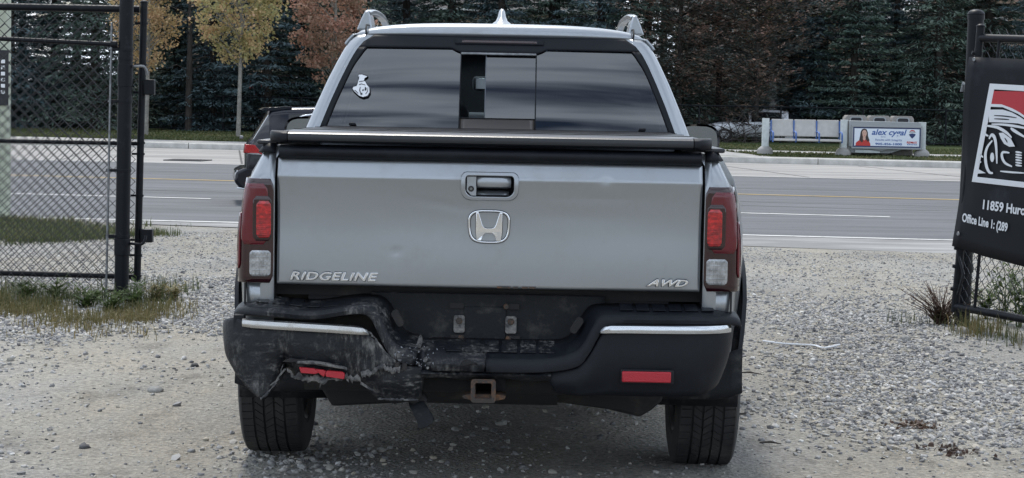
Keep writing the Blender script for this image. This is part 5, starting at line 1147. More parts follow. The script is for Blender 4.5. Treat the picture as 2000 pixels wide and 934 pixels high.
mb = MB(); xl, xr_ = xB + .13, xC - .08; mb.prism([(xl, .40), (xl+.9, .28), (xr_-.6, .40), (xr_, .50), (xr_, 1.13), (xl, 1.15)], lambda p: (p[0], -.16, p[1]), lambda p: (p[0], .40, p[1])); mb.build('unit_body', 'frame_grey', adv, bevel=.02)
mb = MB(); mb.prism([(xl, .22), (xl+1.2, .22), (xl+1.6, .34), (xl+2.3, .48), (xl, .48)], lambda p: (p[0], -.05, p[1]), lambda p: (p[0], .30, p[1])); mb.build('unit_base', 'frame_grey', adv, bevel=.01)
mb = MB(); mb.box((xl+.55, -.10, .27), (.72, .06, .09)); mb.build('unit_plate', 'post_white', adv, bevel=.008)
a0, a1 = bp(1665, 248), bp(1795, 289); AW = a1.x - a0.x; zt, zb_ = .985, .395; zt = a0.z; zb_ = a1.z; ay = -.175
mb = MB(); mb.box(((a0.x+a1.x)/2, ay+.008, (zt+zb_)/2), (AW, .02, zt-zb_)); mb.build('advert_border', 'ad_navy', adv)
bx0, bx1, bz0, bz1 = a0.x+.035, a1.x-.035, zb_+.035, zt-.035
mb = MB(); mb.box(((bx0+bx1)/2, ay-.004, (bz0+bz1)/2), (bx1-bx0, .006, bz1-bz0)); mb.build('advert_sheet', 'ad_white', adv)
for (sx_, sz_, cx_, cz_) in ((AW+.10, .05, (a0.x+a1.x)/2, zt+.028), (AW+.10, .05, (a0.x+a1.x)/2, zb_-.028), (.05, zt-zb_, a0.x-.028, (zt+zb_)/2), (.05, zt-zb_, a1.x+.028, (zt+zb_)/2)):
    mb = MB(); mb.box((cx_, ay-.004, cz_), (sx_, .04, sz_)); mb.build('advert_frame', 'frame_grey', adv, bevel=.006)
W_, H_ = bx1-bx0, bz1-bz0
def adp(u, v): return (bx0 + u*W_, bz0 + v*H_)
def ad_poly(name, pts, m, k=1):
    mb = MB(); mb.prism([adp(*p) for p in pts], lambda p: (p[0], ay-.008-.002*k, p[1]), lambda p: (p[0], ay-.006, p[1])); mb.build(name, m, adv)
def ell(cu, cv, ru, rv, a0_=0, a1_=360, n=18): return [(cu+ru*math.cos(R(a0_+(a1_-a0_)*k/n)), cv+rv*math.sin(R(a0_+(a1_-a0_)*k/n))) for k in range(n + (0 if a1_-a0_ == 360 else 1))]
ad_poly('portrait_hair', [(.085, .52), (.095, .80), (.115, .95), (.15, .99), (.185, .95), (.205, .78), (.21, .55), (.235, .32), (.225, .20), (.19, .30), (.13, .18), (.075, .30)], 'ad_hair', 1)
ad_poly('portrait_top', [(.02, 0), (.025, .16), (.06, .28), (.11, .34), (.15, .36), (.19, .34), (.225, .28), (.245, .14), (.25, 0)], 'ad_red', 2)
ad_poly('portrait_neck', [(.135, .60), (.17, .60), (.175, .36), (.155, .30), (.128, .37)], 'ad_skin', 3)
ad_poly('portrait_face', ell(.152, .70, .037, .21), 'ad_skin', 4)
ad_poly('portrait_hair_lock', [(.10, .60), (.118, .74), (.128, .52), (.135, .25), (.115, .18), (.085, .30)], 'ad_hair', 5)
ad_poly('portrait_hair_lock', [(.19, .70), (.20, .50), (.225, .30), (.205, .22), (.18, .40), (.178, .55)], 'ad_hair', 5)
for u in (.139, .166): ad_poly('portrait_eye', ell(u, .74, .006, .016, n=8), 'ad_hair', 5)
ad_poly('portrait_mouth', ell(.152, .585, .012, .014, n=8), 'ad_red', 5); ad_poly('portrait_nose', [(.150, .70), (.156, .655), (.147, .655)], 'ad_red', 5)
def ad_text(name, body, u0, v0, u1, v1, m, **k): x, z = adp(u0, v0); letter(name, body, (x, ay-.010, z), m, adv, w=(u1-u0)*W_, h=(v1-v0)*H_, depth=.003, **k)
ad_text('advert_name', 'alex cygal', .265, .53, .805, .97, 'ad_blue', shear=.28, offset=.02)
ad_text('advert_small', 'Sales', .41, .51, .48, .57, 'ad_blue')
ad_text('advert_slogan', 'Results with Integrity', .325, .27, .735, .42, 'ad_blue')
ad_text('advert_phone', '905-456-1000', .325, .055, .735, .19, 'ad_blue', offset=.03)
ad_text('advert_brand', 'RE/MAX', .81, .17, .97, .30, 'ad_red', offset=.03)
for k in range(6): ad_poly('advert_fine_print', [(.815+k*.026, .085), (.834+k*.026, .085), (.834+k*.026, .135), (.815+k*.026, .135)], 'ad_blue', 1)
ad_poly('balloon_red', ell(.89, .76, .052, .20, 35, 145) + [(.85, .86), (.89, .90), (.93, .86)][::1], 'ad_red', 2)
ad_poly('balloon_stripe', [(.842, .80), (.845, .84), (.89, .87), (.935, .84), (.938, .80), (.89, .82)], 'frame_grey', 3)
ad_poly('balloon_blue', [(.838, .70), (.862, .745), (.89, .76), (.918, .745), (.942, .70), (.925, .60), (.90, .50), (.89, .46), (.88, .50), (.855, .60)], 'ad_navy', 3)
# litter bins behind the advert
b0, b1 = bp(1653, 230).x, bp(1791, 232).x; bw = (b1-b0)/3
for k in range(3):
    x = b0 + bw*(k+.5); bn_ = empty('litter_bin', (x, BY+.62, zg)); tag(bn_, ['first litter bin behind the advert panel, next to the bench, oval mouth on top', 'middle one of the three litter bins behind the advert panel', 'litter bin behind the advert panel, farthest from the bench'][k], 'litter bin', 'three litter bins behind the advert')
    mb = MB(); mb.prism(rrect(0, 0, bw-.03, .52, .06, 3), lambda p: (p[0], p[1], -.03), lambda p: (p[0], p[1], .86)); mb.build('bin_body', 'bin', bn_, bevel=.01)
    o1 = [(-bw/2+.015, .86), (bw/2-.015, .86), (bw/2-.02, 1.05), (bw/2-.08, 1.13), (-bw/2+.08, 1.13), (-bw/2+.02, 1.05)]
    hole = rrect(0, 1.0, bw*.46, .125, .058, 4)
    mb = MB(); mb.prism(o1, lambda p: (p[0], -.26, p[1]), lambda p: (p[0], .26, p[1])); mb.build('bin_hood', 'bin', bn_, bevel=.015)
    mb = MB(); mb.prism(hole, lambda p: (p[0], -.268, p[1]), lambda p: (p[0], -.25, p[1])); mb.build('bin_mouth', 'decal_black', bn_)
    mb = MB(); hr = rrect(0, 1.0, bw*.56, .18, .08, 4); mb.grid([[(x_, -.262, z_) for x_, z_ in hr], [(x_, -.285, z_) for x_, z_ in hr], [(x_, -.285, z_) for x_, z_ in hole], [(x_, -.262, z_) for x_, z_ in rrect(0, 1.0, bw*.46, .125, .058, 4)]], True); mb.build('mouth_rim', 'frame_grey', bn_)

# ================================================================== CARS
def car(name, loc, rz, S, paint, label, cat, rear_glass=True, wheels=((.20, .80)), wr=.30, group=None):
    """S: stations (l, z bottom, z belt, z top, half width, half width at top, has glass above the belt)"""
    root = empty(name, loc, rz); tag(root, label, cat)
    rows = []
    for l, zb, zs, zt, w, wt, g in S:
        zs = min(zs, zt - .02); rows.append([(l, 0, zb), (l, .86*w, zb), (l, .97*w, zb+.06), (l, w, zb+.16 if zs-zb > .3 else (zb+zs)/2), (l, w, zs-.10 if zs-zb > .3 else (zb+zs)/2+.01), (l, .97*w, zs), (l, wt+ (w-wt)*.15, zs + (zt-zs)*.80), (l, wt, zt-.03), (l, wt*.80, zt-.004), (l, 0, zt)])
    full = [[(x, -y, z) for x, y, z in r_] + [(x, y, z) for x, y, z in r_[::-1][1:-1]] for r_ in rows]
    body, gl = MB(), MB(); n = len(full[0])
    for i in range(len(full)-1):
        for j in range(n):
            q = [full[i][j], full[i][(j+1) % n], full[i+1][(j+1) % n], full[i+1][j]]
            side = j in (5, n-6-1+0) or j == 11
            g1, g2 = S[i][6], S[i+1][6]
            isglass = (side and g1 == 1 and g2 == 1) or (j in (6, 7, 8, 9, 10, 11, 5) and (g1 == 2 and g2 == 2))
            (gl if isglass else body).add(q, [(0, 1, 2, 3)])
    for r_ in (full[0], full[-1]): body.add(r_, [tuple(range(n))])
    def weld(mb, nm, m):
        me = bpy.data.meshes.new(nm); me.from_pydata(mb.v, [], mb.f); bm = bmesh.new(); bm.from_mesh(me); bmesh.ops.remove_doubles(bm, verts=bm.verts, dist=1e-4); bmesh.ops.recalc_face_normals(bm, faces=bm.faces); bm.to_mesh(me); bm.free()
        me.polygons.foreach_set('use_smooth', [True]*len(me.polygons)); me.set_sharp_from_angle(angle=R(58)); return link_mesh(nm, me, m, root)
    weld(body, 'body', paint); weld(gl, 'windows', 'gloss_black')
    Lc = S[-1][0]; w = max(s[4] for s in S)
    for f in wheels:
        for sgn in (-1, 1):
            wh = empty('wheel'); wh.parent = root; wh.location = (f*Lc, sgn*(w-.10), wr)
            mb = MB(); mb.grid([[(math.cos(a_)*r_, y, math.sin(a_)*r_) for y, r_ in ((-.10, wr*.65), (-.11, wr*.8), (-.10, wr*.96), (-.06, wr), (.06, wr), (.10, wr*.96), (.11, wr*.8), (.10, wr*.65))] for a_ in [2*math.pi*k/28 for k in range(29)]]); mb.build('tyre', 'rubber', wh)
            mb = MB(); mb.tube([(0, -.09, 0), (0, .09, 0)], wr*.66, 20); mb.build('rim', 'alloy', wh)
            mb = MB(); mb.grid([[(math.cos(a_)*(wr+.05), y, math.sin(a_)*(wr+.05)) for y in (-.105, .112)] for a_ in [R(-5+190*k/16) for k in range(17)]]); mb.build('arch_liner', 'under', wh)
    return root
# black SUV turning onto the road behind the truck; its tail shows left of the truck
S = [(0.0, .30, .44, .46, .70, .66, 0), (.05, .26, .46, .50, .76, .72, 0), (.10, .24, .50, .54, .80, .76, 0), (.105, .24, .74, .80, .80, .74, 0), (.14, .22, .82, .90, .81, .70, 0), (.20, .20, .86, .96, .82, .66, 2), (.42, .19, .90, 1.33, .83, .58, 2), (.46, .18, .90, 1.385, .83, .57, 0), (.62, .18, .91, 1.40, .84, .58, 0), (.70, .18, .91, 1.41, .84, .58, 1), (1.2, .18, .90, 1.425, .85, .59, 1), (1.9, .18, .89, 1.425, .85, .59, 1), (2.35, .18, .88, 1.39, .85, .57, 1), (2.5, .18, .88, 1.34, .84, .55, 2), (2.95, .18, .88, 1.02, .84, .62, 2), (3.0, .18, .90, .98, .84, .66, 0), (3.5, .2, .86, .92, .82, .66, 0), (3.8, .24, .74, .82, .78, .6, 0), (3.92, .3, .6, .66, .68, .55, 0)]
suvp = at(462, 400, 30.4)
suv = car('black_suv', (suvp.x - .07, 31.05, RZ), R(9), S, 'suv', 'black sport utility vehicle on the road behind the left side of the truck', 'car', wheels=(.2, .79), wr=.31)
for sgn in (-1,):
    mb = MB(); P = [[(l, sgn*(.815+.006*math.sin(l*9)) + .01, z + dz) for l, dz in ((.085, 0), (.12, .0), (.19, .002), (.27, -.01), (.33, -.02))] for z in (.71, .75, .80, .86)]
    mb = MB(); mb.prism([(.07, .755), (.09, .872), (.22, .862), (.27, .80), (.33, .725), (.20, .735)], lambda p: (p[0], -.845, p[1]), lambda p: (p[0], -.70, p[1])); mb.build('tail_light', 'red', suv, bevel=.012)
    mb = MB(); mb.prism([(.10, .735), (.16, .748), (.27, .745), (.325, .722), (.20, .726)], lambda p: (p[0], -.848, p[1]), lambda p: (p[0], -.80, p[1])); mb.build('tail_light_strip', 'clear', suv, bevel=.002)
mb = MB(); mb.prism([(.055, .745), (.075, .875), (.10, .875), (.10, .74)], lambda p: (p[0], -.80, p[1]), lambda p: (p[0], -.45, p[1])); mb.build('tail_light', 'red', suv, bevel=.01)
mb = MB(); mb.prism([(.30, 1.372), (.36, 1.398), (.75, 1.425), (.75, 1.395), (.44, 1.35), (.36, 1.36)], lambda p: (p[0], -.58, p[1]), lambda p: (p[0], .58, p[1])); mb.build('roof_spoiler', 'suv', suv, bevel=.01)
mb = MB(); mb.prism([(-.07, .33), (-.055, .47), (.06, .53), (.36, .50), (.40, .40), (.36, .28), (.06, .22), (-.01, .26)], lambda p: (p[0], -.855, p[1]), lambda p: (p[0], .855, p[1])); mb.build('rear_bumper', 'suv', suv, bevel=.04, seg=4)
mb = MB(); mb.box((.15, -.862, .315), (.14, .02, .03)); mb.build('reflector', 'red_refl', suv, bevel=.004)
mb = MB(); mb.tube([(-.02, -.70, .235), (.02, -.83, .24), (.18, -.865, .225), (.35, -.865, .20)], .013, 8); mb.build('chrome_trim', 'chrome', suv)
mb = MB(); mb.box((.03, -.55, .965), (.05, .10, .05)); mb.build('wiper_pivot', 'galv', suv, bevel=.01)
mb = MB(); P = [(.60, -.845, .95), (.80, -.72, 1.22), (.95, -.685, 1.30), (1.4, -.675, 1.34)]; mb.tube(catmull(P, 4), .012, 6); mb.build('window_trim', 'chrome', suv)
# silver car parked beyond the far fence, facing left
S2 = [(0, .30, .55, .60, .62, .55, 0), (.08, .22, .66, .72, .74, .66, 0), (.5, .2, .74, .84, .82, .70, 0), (1.0, .2, .80, .90, .85, .70, 0), (1.1, .2, .84, .93, .85, .68, 2), (1.85, .2, .88, 1.36, .86, .56, 2), (1.95, .2, .88, 1.40, .86, .56, 1), (2.5, .2, .90, 1.45, .86, .57, 1), (3.2, .2, .92, 1.42, .86, .57, 1), (3.5, .2, .92, 1.36, .85, .56, 2), (4.1, .22, .95, 1.05, .84, .62, 2), (4.15, .22, .95, 1.02, .84, .64, 0), (4.4, .25, .8, .95, .80, .6, 0), (4.45, .35, .6, .7, .7, .5, 0)]
pc0 = at(1375, 270, 75.5)
pcar = car('parked_car', (pc0.x, 75.5, .27), R(-4), S2, 'car_silver', 'silver car parked behind the trees and far fence, right of the truck', 'car', wheels=(.19, .80), wr=.30)
pcar.scale = (.84, .84, .80)
mb = MB(); mb.prism([(.06, .60), (.10, .70), (.40, .76), (.30, .66)], lambda p: (p[0], -.80, p[1]), lambda p: (p[0], -.6, p[1])); mb.build('headlight', 'clear', pcar, bevel=.01)

# ================================================================== FAR FENCE, HOUSES
ff = empty('park_fence', (0, 0, 0)); tag(ff, 'low black chain link fence in front of the dark trees across the road', 'fence')
def ffy(x): return 74.2 - 0.10*x
for z in (1.52, .36):
    mb = MB(); mb.tube([(x, ffy(x), z) for x in range(-22, 25, 2)], .025, 6); mb.build('fence_rail', 'gate', ff)
for k in range(17):
    x = -22 + k*2.8; mb = MB(); mb.tube([(x, ffy(x), .1), (x, ffy(x), 1.56)], .032, 8); mb.build('fence_post', 'gate', ff)
chain_mesh('chain_link_mesh', ff, lambda s, z, o_: (s, ffy(s) + o_, z), -22, 23, .33, 1.52, pitch=.10, r=.0035)
def house(loc, w, d, h, rh, label, wall='brick', rz=0.0, gable_front=True, rows=((1.3, .9), (4.1, .9))):
    hs = empty('house', loc, rz); tag(hs, label, 'house')
    mb = MB(); mb.box((0, 0, h/2), (w, d, h)); mb.build('wall', wall, hs)
    if gable_front:
        mb = MB(); mb.prism([(-w/2, h), (w/2, h), (0, h+rh)], lambda p: (p[0], -d/2, p[1]), lambda p: (p[0], d/2, p[1])); mb.build('gable', wall, hs)
        for sgn in (-1, 1):
            mb = MB(); a_ = math.atan2(rh, w/2); ln = math.hypot(rh, w/2)+.4; mb.box((sgn*(w/4+.1), 0, h+rh/2-.02), (ln, d+.8, .14), Matrix.Rotation(sgn*a_, 3, 'Y')); mb.build('roof_slope', 'roof', hs)
            mb = MB(); mb.box((sgn*(w/4+.1), -d/2-.41, h+rh/2-.08), (ln, .06, .22), Matrix.Rotation(sgn*a_, 3, 'Y')); mb.build('barge_board', 'trim', hs)
    else:
        for sgn in (-1, 1):
            mb = MB(); a_ = math.atan2(rh, d/2); ln = math.hypot(rh, d/2)+.4; mb.box((0, sgn*(d/4+.1), h+rh/2-.02), (w+.8, ln, .14), Matrix.Rotation(-sgn*a_, 3, 'X')); mb.build('roof_slope', 'roof', hs)
        mb = MB(); mb.prism([(-d/2, h), (d/2, h), (0, h+rh)], lambda p: (-w/2, p[0], p[1]), lambda p: (w/2, p[0], p[1])); mb.build('gable', wall, hs)
        mb = MB(); mb.box((0, -d/2-.42, h-.02), (w+.6, .10, .14)); mb.build('gutter', 'trim', hs)
    for zz, ww in rows:
        for xx in ((-w*.30, 0, w*.30) if w > 8 else (-w*.22, w*.22)):
            mb = MB(); mb.box((xx, -d/2-.02, zz+.65), (ww+.2, .10, 1.5)); fr_ = mb.build('window', 'trim', hs)
            mb = MB(); mb.box((xx, -d/2-.075, zz+.65), (ww, .02, 1.3)); mb.build('pane', 'gloss_black', fr_)
    mb = MB(); mb.box((w*.08, -d/2-.03, 1.05), (1.0, .08, 2.1)); dr = mb.build('door', 'ad_red', hs); mb = MB(); mb.box((w*.08+.38, -d/2-.09, 1.0), (.06, .05, .12)); mb.build('handle', 'galv', dr)
    return hs
house((23.5, 101, .33), 9.5, 9, 5.6, 2.6, 'peach brick house with front gable behind the trees at the far right', 'brick', R(6))
house((12.2, 103, .33), 10, 9, 5.4, 2.4, 'tan brick house with dark roof glimpsed through trees above the bus bench', 'brick', R(-3), False)
house((-1.5, 106, .33), 11, 9, 5.6, 2.6, 'brick house glimpsed behind trees above the truck roof', 'brick', 0, False)
house((-14, 105, .33), 11, 9, 5.4, 2.6, 'brick house behind the dark spruces at the left', 'brick', R(3), True)
# ================================================================== VEGETATION
def quads(C, A, B, bend=None):
    """rhombus leaves: centre C, half axes A (long) and B (short)"""
    V = np.empty((len(C), 4, 3), np.float32); V[:, 0] = C - A; V[:, 1] = C + B - (0 if bend is None else bend); V[:, 2] = C + A; V[:, 3] = C - B - (0 if bend is None else bend)
    return V.reshape(-1, 3), np.arange(len(C)*4).reshape(-1, 4)
def unit(v): return v / (np.linalg.norm(v, axis=-1, keepdims=True) + 1e-9)
def needle_crown(seed, H=11.0, base=.25, rad=2.4, droop=.35, whorl=.25, per=8, sprays=120, spray=.21, gap=0.10, pine=False):
    g = np.random.default_rng(seed); C, A, B = [], [], []; limbs = []
    z = base
    while z < H - .3:
        t = (z-base)/(H-base); rr0 = rad * (1-t)**.8 * g.uniform(.82, 1.12); dens = 1.0 if z < 7.5 else .45
        if pine: rr0 = rad * (.55 + .6*math.sin(math.pi*min(1, t*1.15))) * g.uniform(.6, 1.2)
        for k in range(per if z < 7.5 else 5):
            if g.random() < gap: continue
            a = g.uniform(0, 2*math.pi); L_ = rr0 * g.uniform(.72, 1.12); n = max(6, int(sprays*dens*L_/rad))
            u = .06 + .94*g.random(n)**.78; dirh = np.array([math.cos(a), math.sin(a), 0]); side = np.array([-math.sin(a), math.cos(a), 0])
            up = .18 if not pine else .35
            lift = (up*u - droop*u*u) * L_ + (.10*u**4*L_)
            limbs.append((a, L_, z, up, droop))
            w = (.42*L_*(1-u)*u*2.2 + .10) ; sgn = g.choice([-1, 1], n); off = g.random(n)**.7 * w * sgn
            P = dirh*(u*L_)[:, None] + side*off[:, None]; P[:, 2] = z + lift - np.abs(off)*.22 + g.normal(0, .035, n)
            d = unit(dirh*(.75) + side*(sgn*.75)[:, None] + np.stack([g.normal(0, .25, n), g.normal(0, .25, n), g.normal(-.28 if not pine else .1, .28, n)], -1))
            ln = spray*g.uniform(.6, 1.2, n)
            nrm = unit(np.stack([g.normal(0, .5, n), g.normal(0, .5, n), np.ones(n)], -1)); b = unit(np.cross(d, nrm))
            C.append(P); A.append(d*(ln*.5)[:, None]); B.append(b*(ln*.14)[:, None])
        z += whorl * g.uniform(.8, 1.2)
    V, F_ = quads(np.concatenate(C), np.concatenate(A), np.concatenate(B)); return V, F_, limbs
def conifer_mesh(seed, leafm, barkm='bark', trunk_r=.16, **k):
    V, F_, limbs = needle_crown(seed, **k); H = k.get('H', 11.0)
    o = npmesh('crown', V, F_, leafm); cm = o.data; bpy.data.objects.remove(o)
    mb = MB(); mb.tube([(0, 0, -.3), (.02, 0, H*.3), (-.02, .02, H*.65), (0, 0, H)], [trunk_r*1.15, trunk_r*.9, trunk_r*.5, .02], 10)
    for (a, L_, z, up, dr) in limbs[::2]:
        if z > 7: continue
        mb.tube([(0, 0, z), (math.cos(a)*L_*.5, math.sin(a)*L_*.5, z+(up*.5-dr*.25)*L_), (math.cos(a)*L_*.9, math.sin(a)*L_*.9, z+(up*.9-dr*.81+.066)*L_)], [.035, .02, .006], 4, cap=False)
    o = mb.build('trunk', barkm); tm = o.data; bpy.data.objects.remove(o); return cm, tm
def place_tree(name, meshes, x, y, rz, sc, label, group, leafm=None):
    t = empty(name, (x, y, float(terrain(x, y)) - .02), rz); t.scale = (sc[0], sc[0], sc[1]); tag(t, label, 'tree', group)
    link_mesh('crown', meshes[0], None, t); link_mesh('trunk', meshes[1], None, t); return t
SP = [conifer_mesh(s, m, H=h, rad=r_, droop=dr) for s, m, h, r_, dr in ((1, 'spruce', 11, 2.5, .38), (2, 'spruce', 12, 2.2, .30), (3, 'spruce_green', 10, 2.6, .42), (4, 'spruce_green', 11.5, 2.3, .25))]
PN = [conifer_mesh(s, 'pine_brown', H=9.5, rad=2.3, droop=.18, pine=True, per=8, sprays=120, spray=.17, gap=.06, base=.5, trunk_r=.10) for s in (11, 12)]
def txy(px, D): return at(px, 250, D).x
front = [(20, 76, 0), (105, 77, 1), (185, 75.5, 2), (345, 78, 3), (415, 76.5, 0), (520, 76, 1), (590, 78, 2), (690, 77, 3), (790, 79, 0), (880, 78, 2), (975, 77, 1), (1075, 79, 3), (1170, 78, 0), (1262, 77, 2), (1585, 77, 0), (1665, 76, 3), (1745, 77.5, 1), (1830, 76, 2), (1925, 78, 3), (2030, 76, 1), (-60, 77, 3), (2090, 80, 0)]
place_words = {0: 'blue-green', 1: 'slim blue-green', 2: 'broad green', 3: 'green'}
spots = {20: 'behind the left fence edge', 105: 'behind the middle of the left fence', 185: 'behind the left gate post', 345: 'behind the yellow maple near the gate', 415: 'directly behind the slim yellow-green maple', 520: 'between yellow-green and rusty maples', 590: 'behind the rusty maple', 690: 'left of the truck roof', 790: 'behind the left roof rail of the truck', 880: 'above the left half of the truck roof', 975: 'directly above the roof aerial of the truck', 1075: 'above the right half of the truck roof', 1170: 'just left of the right roof rail', 1262: 'just right of the right roof rail', 1585: 'behind the bench seats', 1665: 'behind the bench and advert join', 1745: 'behind the advert panel', 1830: 'between advert panel and banner', 1925: 'behind the banner post', 2030: 'beyond the banner at the right edge', -60: 'beyond the left edge of the fence', 2090: 'farthest right beyond the banner'}
random.seed(4)
for px, D, k in front:
    s = random.uniform(.9, 1.12); place_tree('spruce_tree', SP[k], txy(px, D), D, random.uniform(0, 6.28), (s, s*random.uniform(.95, 1.1)), f'{place_words[k]} spruce {spots[px]}', 'spruces in the front row across the road')
used_ = []
def back_label(px):
    k = min(spots, key=lambda q: abs(q - px)); w_ = 'at back' if abs(k-px) < 14 else ('at back, further left' if px < k else 'at back, further right'); q_ = f'shaded spruce {w_}, {spots[k]}'; used_.append(q_); return q_ if used_.count(q_) == 1 else q_.replace('further', 'furthest')
back = list(range(-60, 2080, 104))
for i, px in enumerate(back):
    D = 84 + random.uniform(-1.5, 2.5); s = random.uniform(1.0, 1.25)
    if px in (1858,): continue
    place_tree('spruce_tree', SP[(i*7+1) % 4], txy(px, D), D, random.uniform(0, 6.28), (s, s), back_label(px), 'spruces in the back row')
for (px, D, k, l_) in ((1325, 75.5, 0, 'browning pine just right of the truck cab'), (1402, 77, 1, 'browning pine with thin crown behind the parked silver car'), (1475, 74.8, 0, 'dark trunked browning pine left of the bench'), (1545, 79, 1, 'browning pine above the left bench seat'), (1880, 79, 1, 'thin dark pine beside the banner')):
    place_tree('pine_tree', PN[k], txy(px, D), D, random.uniform(0, 6.28), (1.05, 1.1), l_, 'browning pines right of the truck')
# ---- young maples on the verge
def maple(name, px, D, label, leafm, seed, zc0, h, r_, trunk_top, nclump=230, per=46):
    g = np.random.default_rng(seed); x = txy(px, D); z0 = float(terrain(x, D)); t = empty(name, (x, D, z0)); tag(t, label, 'tree', 'young maples along the verge')
    mb = MB(); ztop = zc0 + h*.75; mb.tube([(0, 0, -.2), (.02, 0, .6), (.05, .02, trunk_top), (.08, 0, zc0), (.05, 0, ztop)], [.085, .07, .062, .045, .012], 10)
    C = []
    for k in range(nclump):
        while True:
            q = g.uniform(-1, 1, 3)
            if q @ q < 1 and q @ q > .12: break
        taper = 1 - .45*max(0, q[2]) - .10*max(0, -q[2])
        p = np.array([q[0]*r_*taper, q[1]*r_*taper, zc0 + q[2]*h]); C.append(p)
        if k % 4 == 0:
            zb = max(trunk_top, p[2] - .55*np.hypot(p[0], p[1]) - .2); mb.tube([(.05, 0, zb), (p[0]*.5, p[1]*.5, (zb+p[2])/2 + .05), tuple(p)], [.022, .013, .005], 4, cap=False)
    mb.build('trunk', 'bark_pale', t)
    C = np.repeat(np.array(C), per, 0); n = len(C); C = C + g.normal(0, .15, (n, 3))*np.array([1.15, 1, .7]); d = unit(g.normal(0, 1, (n, 3)) + np.array([0, 0, -.3])); nn = unit(g.normal(0, .8, (n, 3)) + np.array([0, -.2, 1])); b = unit(np.cross(d, nn)); ln = g.uniform(.035, .075, n)[:, None]
    V, F_ = quads(C, d*ln, b*ln*.75, nn*ln*.2); npmesh('crown', V, F_, leafm, t)
maple('maple_tree', 285, 69.5, 'yellow-orange young maple showing beside the left gate pole', 'maple_o', 31, 4.4, 2.3, 1.15, 1.9, 130)
maple('maple_tree', 465, 69.0, 'slim young maple with yellow-green crown and bare pale trunk on the verge', 'maple_y', 32, 4.65, 2.3, 1.55, 2.3, 170)
maple('maple_tree', 648, 70.5, 'rusty brown-leaved young maple just left of the truck cab', 'maple_r', 33, 4.2, 2.5, 1.35, 1.2, 180)
# birch trunk and a bare brown trunk among the conifers
bt = empty('birch_tree', (txy(1507, 78), 78, .25)); tag(bt, 'pale birch trunk showing between the pines above the bench', 'tree')
mb = MB(); mb.tube([(0, 0, -.2), (.03, 0, 1.6), (-.02, 0, 2.6), (.05, 0, 6.5)], [.15, .14, .13, .05], 12); mb.build('trunk', 'birch', bt)
g = np.random.default_rng(5); n = 2600; C = g.normal(0, 1, (n, 3))*np.array([.9, .9, 1.4]) + np.array([0, 0, 6.2]); d = unit(g.normal(0, 1, (n, 3))); b = unit(np.cross(d, g.normal(0, 1, (n, 3)))); V, F_ = quads(C, d*.07, b*.05); npmesh('crown', V, F_, 'maple_y', bt)
bt = empty('dead_tree', (txy(368, 75), 75.0, .25)); tag(bt, 'brown bare tree trunk standing between the left spruces', 'tree')
mb = MB(); mb.tube([(0, 0, -.2), (.01, 0, 2.0), (.03, 0, 3.2), (.0, 0, 5)], [.13, .11, .09, .03], 10); mb.build('trunk', 'bark', bt)
mb = MB()
for k in range(16):
    a_ = random.uniform(0, 6.28); z = random.uniform(2, 4.9); l_ = random.uniform(.5, 1.2); mb.tube([(0, 0, z), (math.cos(a_)*l_*.6, math.sin(a_)*l_*.6, z+.2*l_), (math.cos(a_)*l_, math.sin(a_)*l_, z+.1*l_)], [.03, .018, .006], 5, cap=False)
mb.build('crown', 'bark', bt)
# low branches in front of the parked car
bs = empty('bare_shrub', (txy(1440, 73), 73.0, .24)); tag(bs, 'bare twiggy shrub in front of the parked silver car', 'shrub'); random.seed(12); mb = MB()
for k in range(60):
    a_ = random.uniform(0, 3.14); l_ = random.uniform(.8, 1.9); z = random.uniform(.1, 1.2); tw = [(random.uniform(-.8, .8), random.uniform(-.2, .2), max(0, z-.5))]
    tw += [(tw[0][0] + math.cos(a_)*l_*.5, random.uniform(-.3, .3), tw[0][2] + math.sin(a_)*l_*.35), (tw[0][0] + math.cos(a_)*l_, random.uniform(-.3, .3), tw[0][2] + math.sin(a_)*l_*.55 - .05)]; mb.tube(tw, [.016, .011, .005], 4, cap=False)
mb.build('twigs', 'bark', bs)
# ---- understorey hedge: loose shrubs closing the view under the conifers
def bush(px, D, w, h, seed, leafm, label):
    g = np.random.default_rng(seed); x = txy(px, D); n = 5200; t = empty('shrub', (x, D, float(terrain(x, D)))); tag(t, label, 'shrub', 'shrubs under the far trees')
    q = g.normal(0, 1, (n, 3)); q = unit(q)*(g.random(n)**.4)[:, None]; C = q*np.array([w, .7, h*.5]) + np.array([0, 0, h*.48]); C += .12*np.sin(C[:, [1, 2, 0]]*7 + seed)
    d = unit(g.normal(0, 1, (n, 3))); b = unit(np.cross(d, g.normal(0, 1, (n, 3)))); ln = g.uniform(.05, .10, n)[:, None]; V, F_ = quads(C, d*ln, b*ln*.6); npmesh('foliage', V, F_, leafm, t)
    mb = MB()
    for k in range(5): a_ = k*1.26; mb.tube([(0, 0, -.1), (math.cos(a_)*w*.3, math.sin(a_)*.2, h*.4), (math.cos(a_)*w*.6, math.sin(a_)*.4, h*.8)], [.03, .02, .008], 5, cap=False)
    mb.build('stem', 'bark', t)
bl_ = [(40, 'by the left edge'), (150, 'behind the left fence'), (310, 'left of the slim maple'), (400, 'just left of the maple trunk'), (545, 'behind the black vehicle roof'), (1345, 'behind the right door mirror'), (1570, 'behind the left bench seat'), (1690, 'behind the advert unit'), (1840, 'left of the banner'), (1960, 'behind the banner')]
for i, (px, w_) in enumerate(bl_): bush(px, 79.5 + (i % 3), 1.7, 1.9 + .3*(i % 2), 40+i, 'spruce_green' if i % 2 else 'spruce', f'dark leafy shrub {w_} under the far trees')

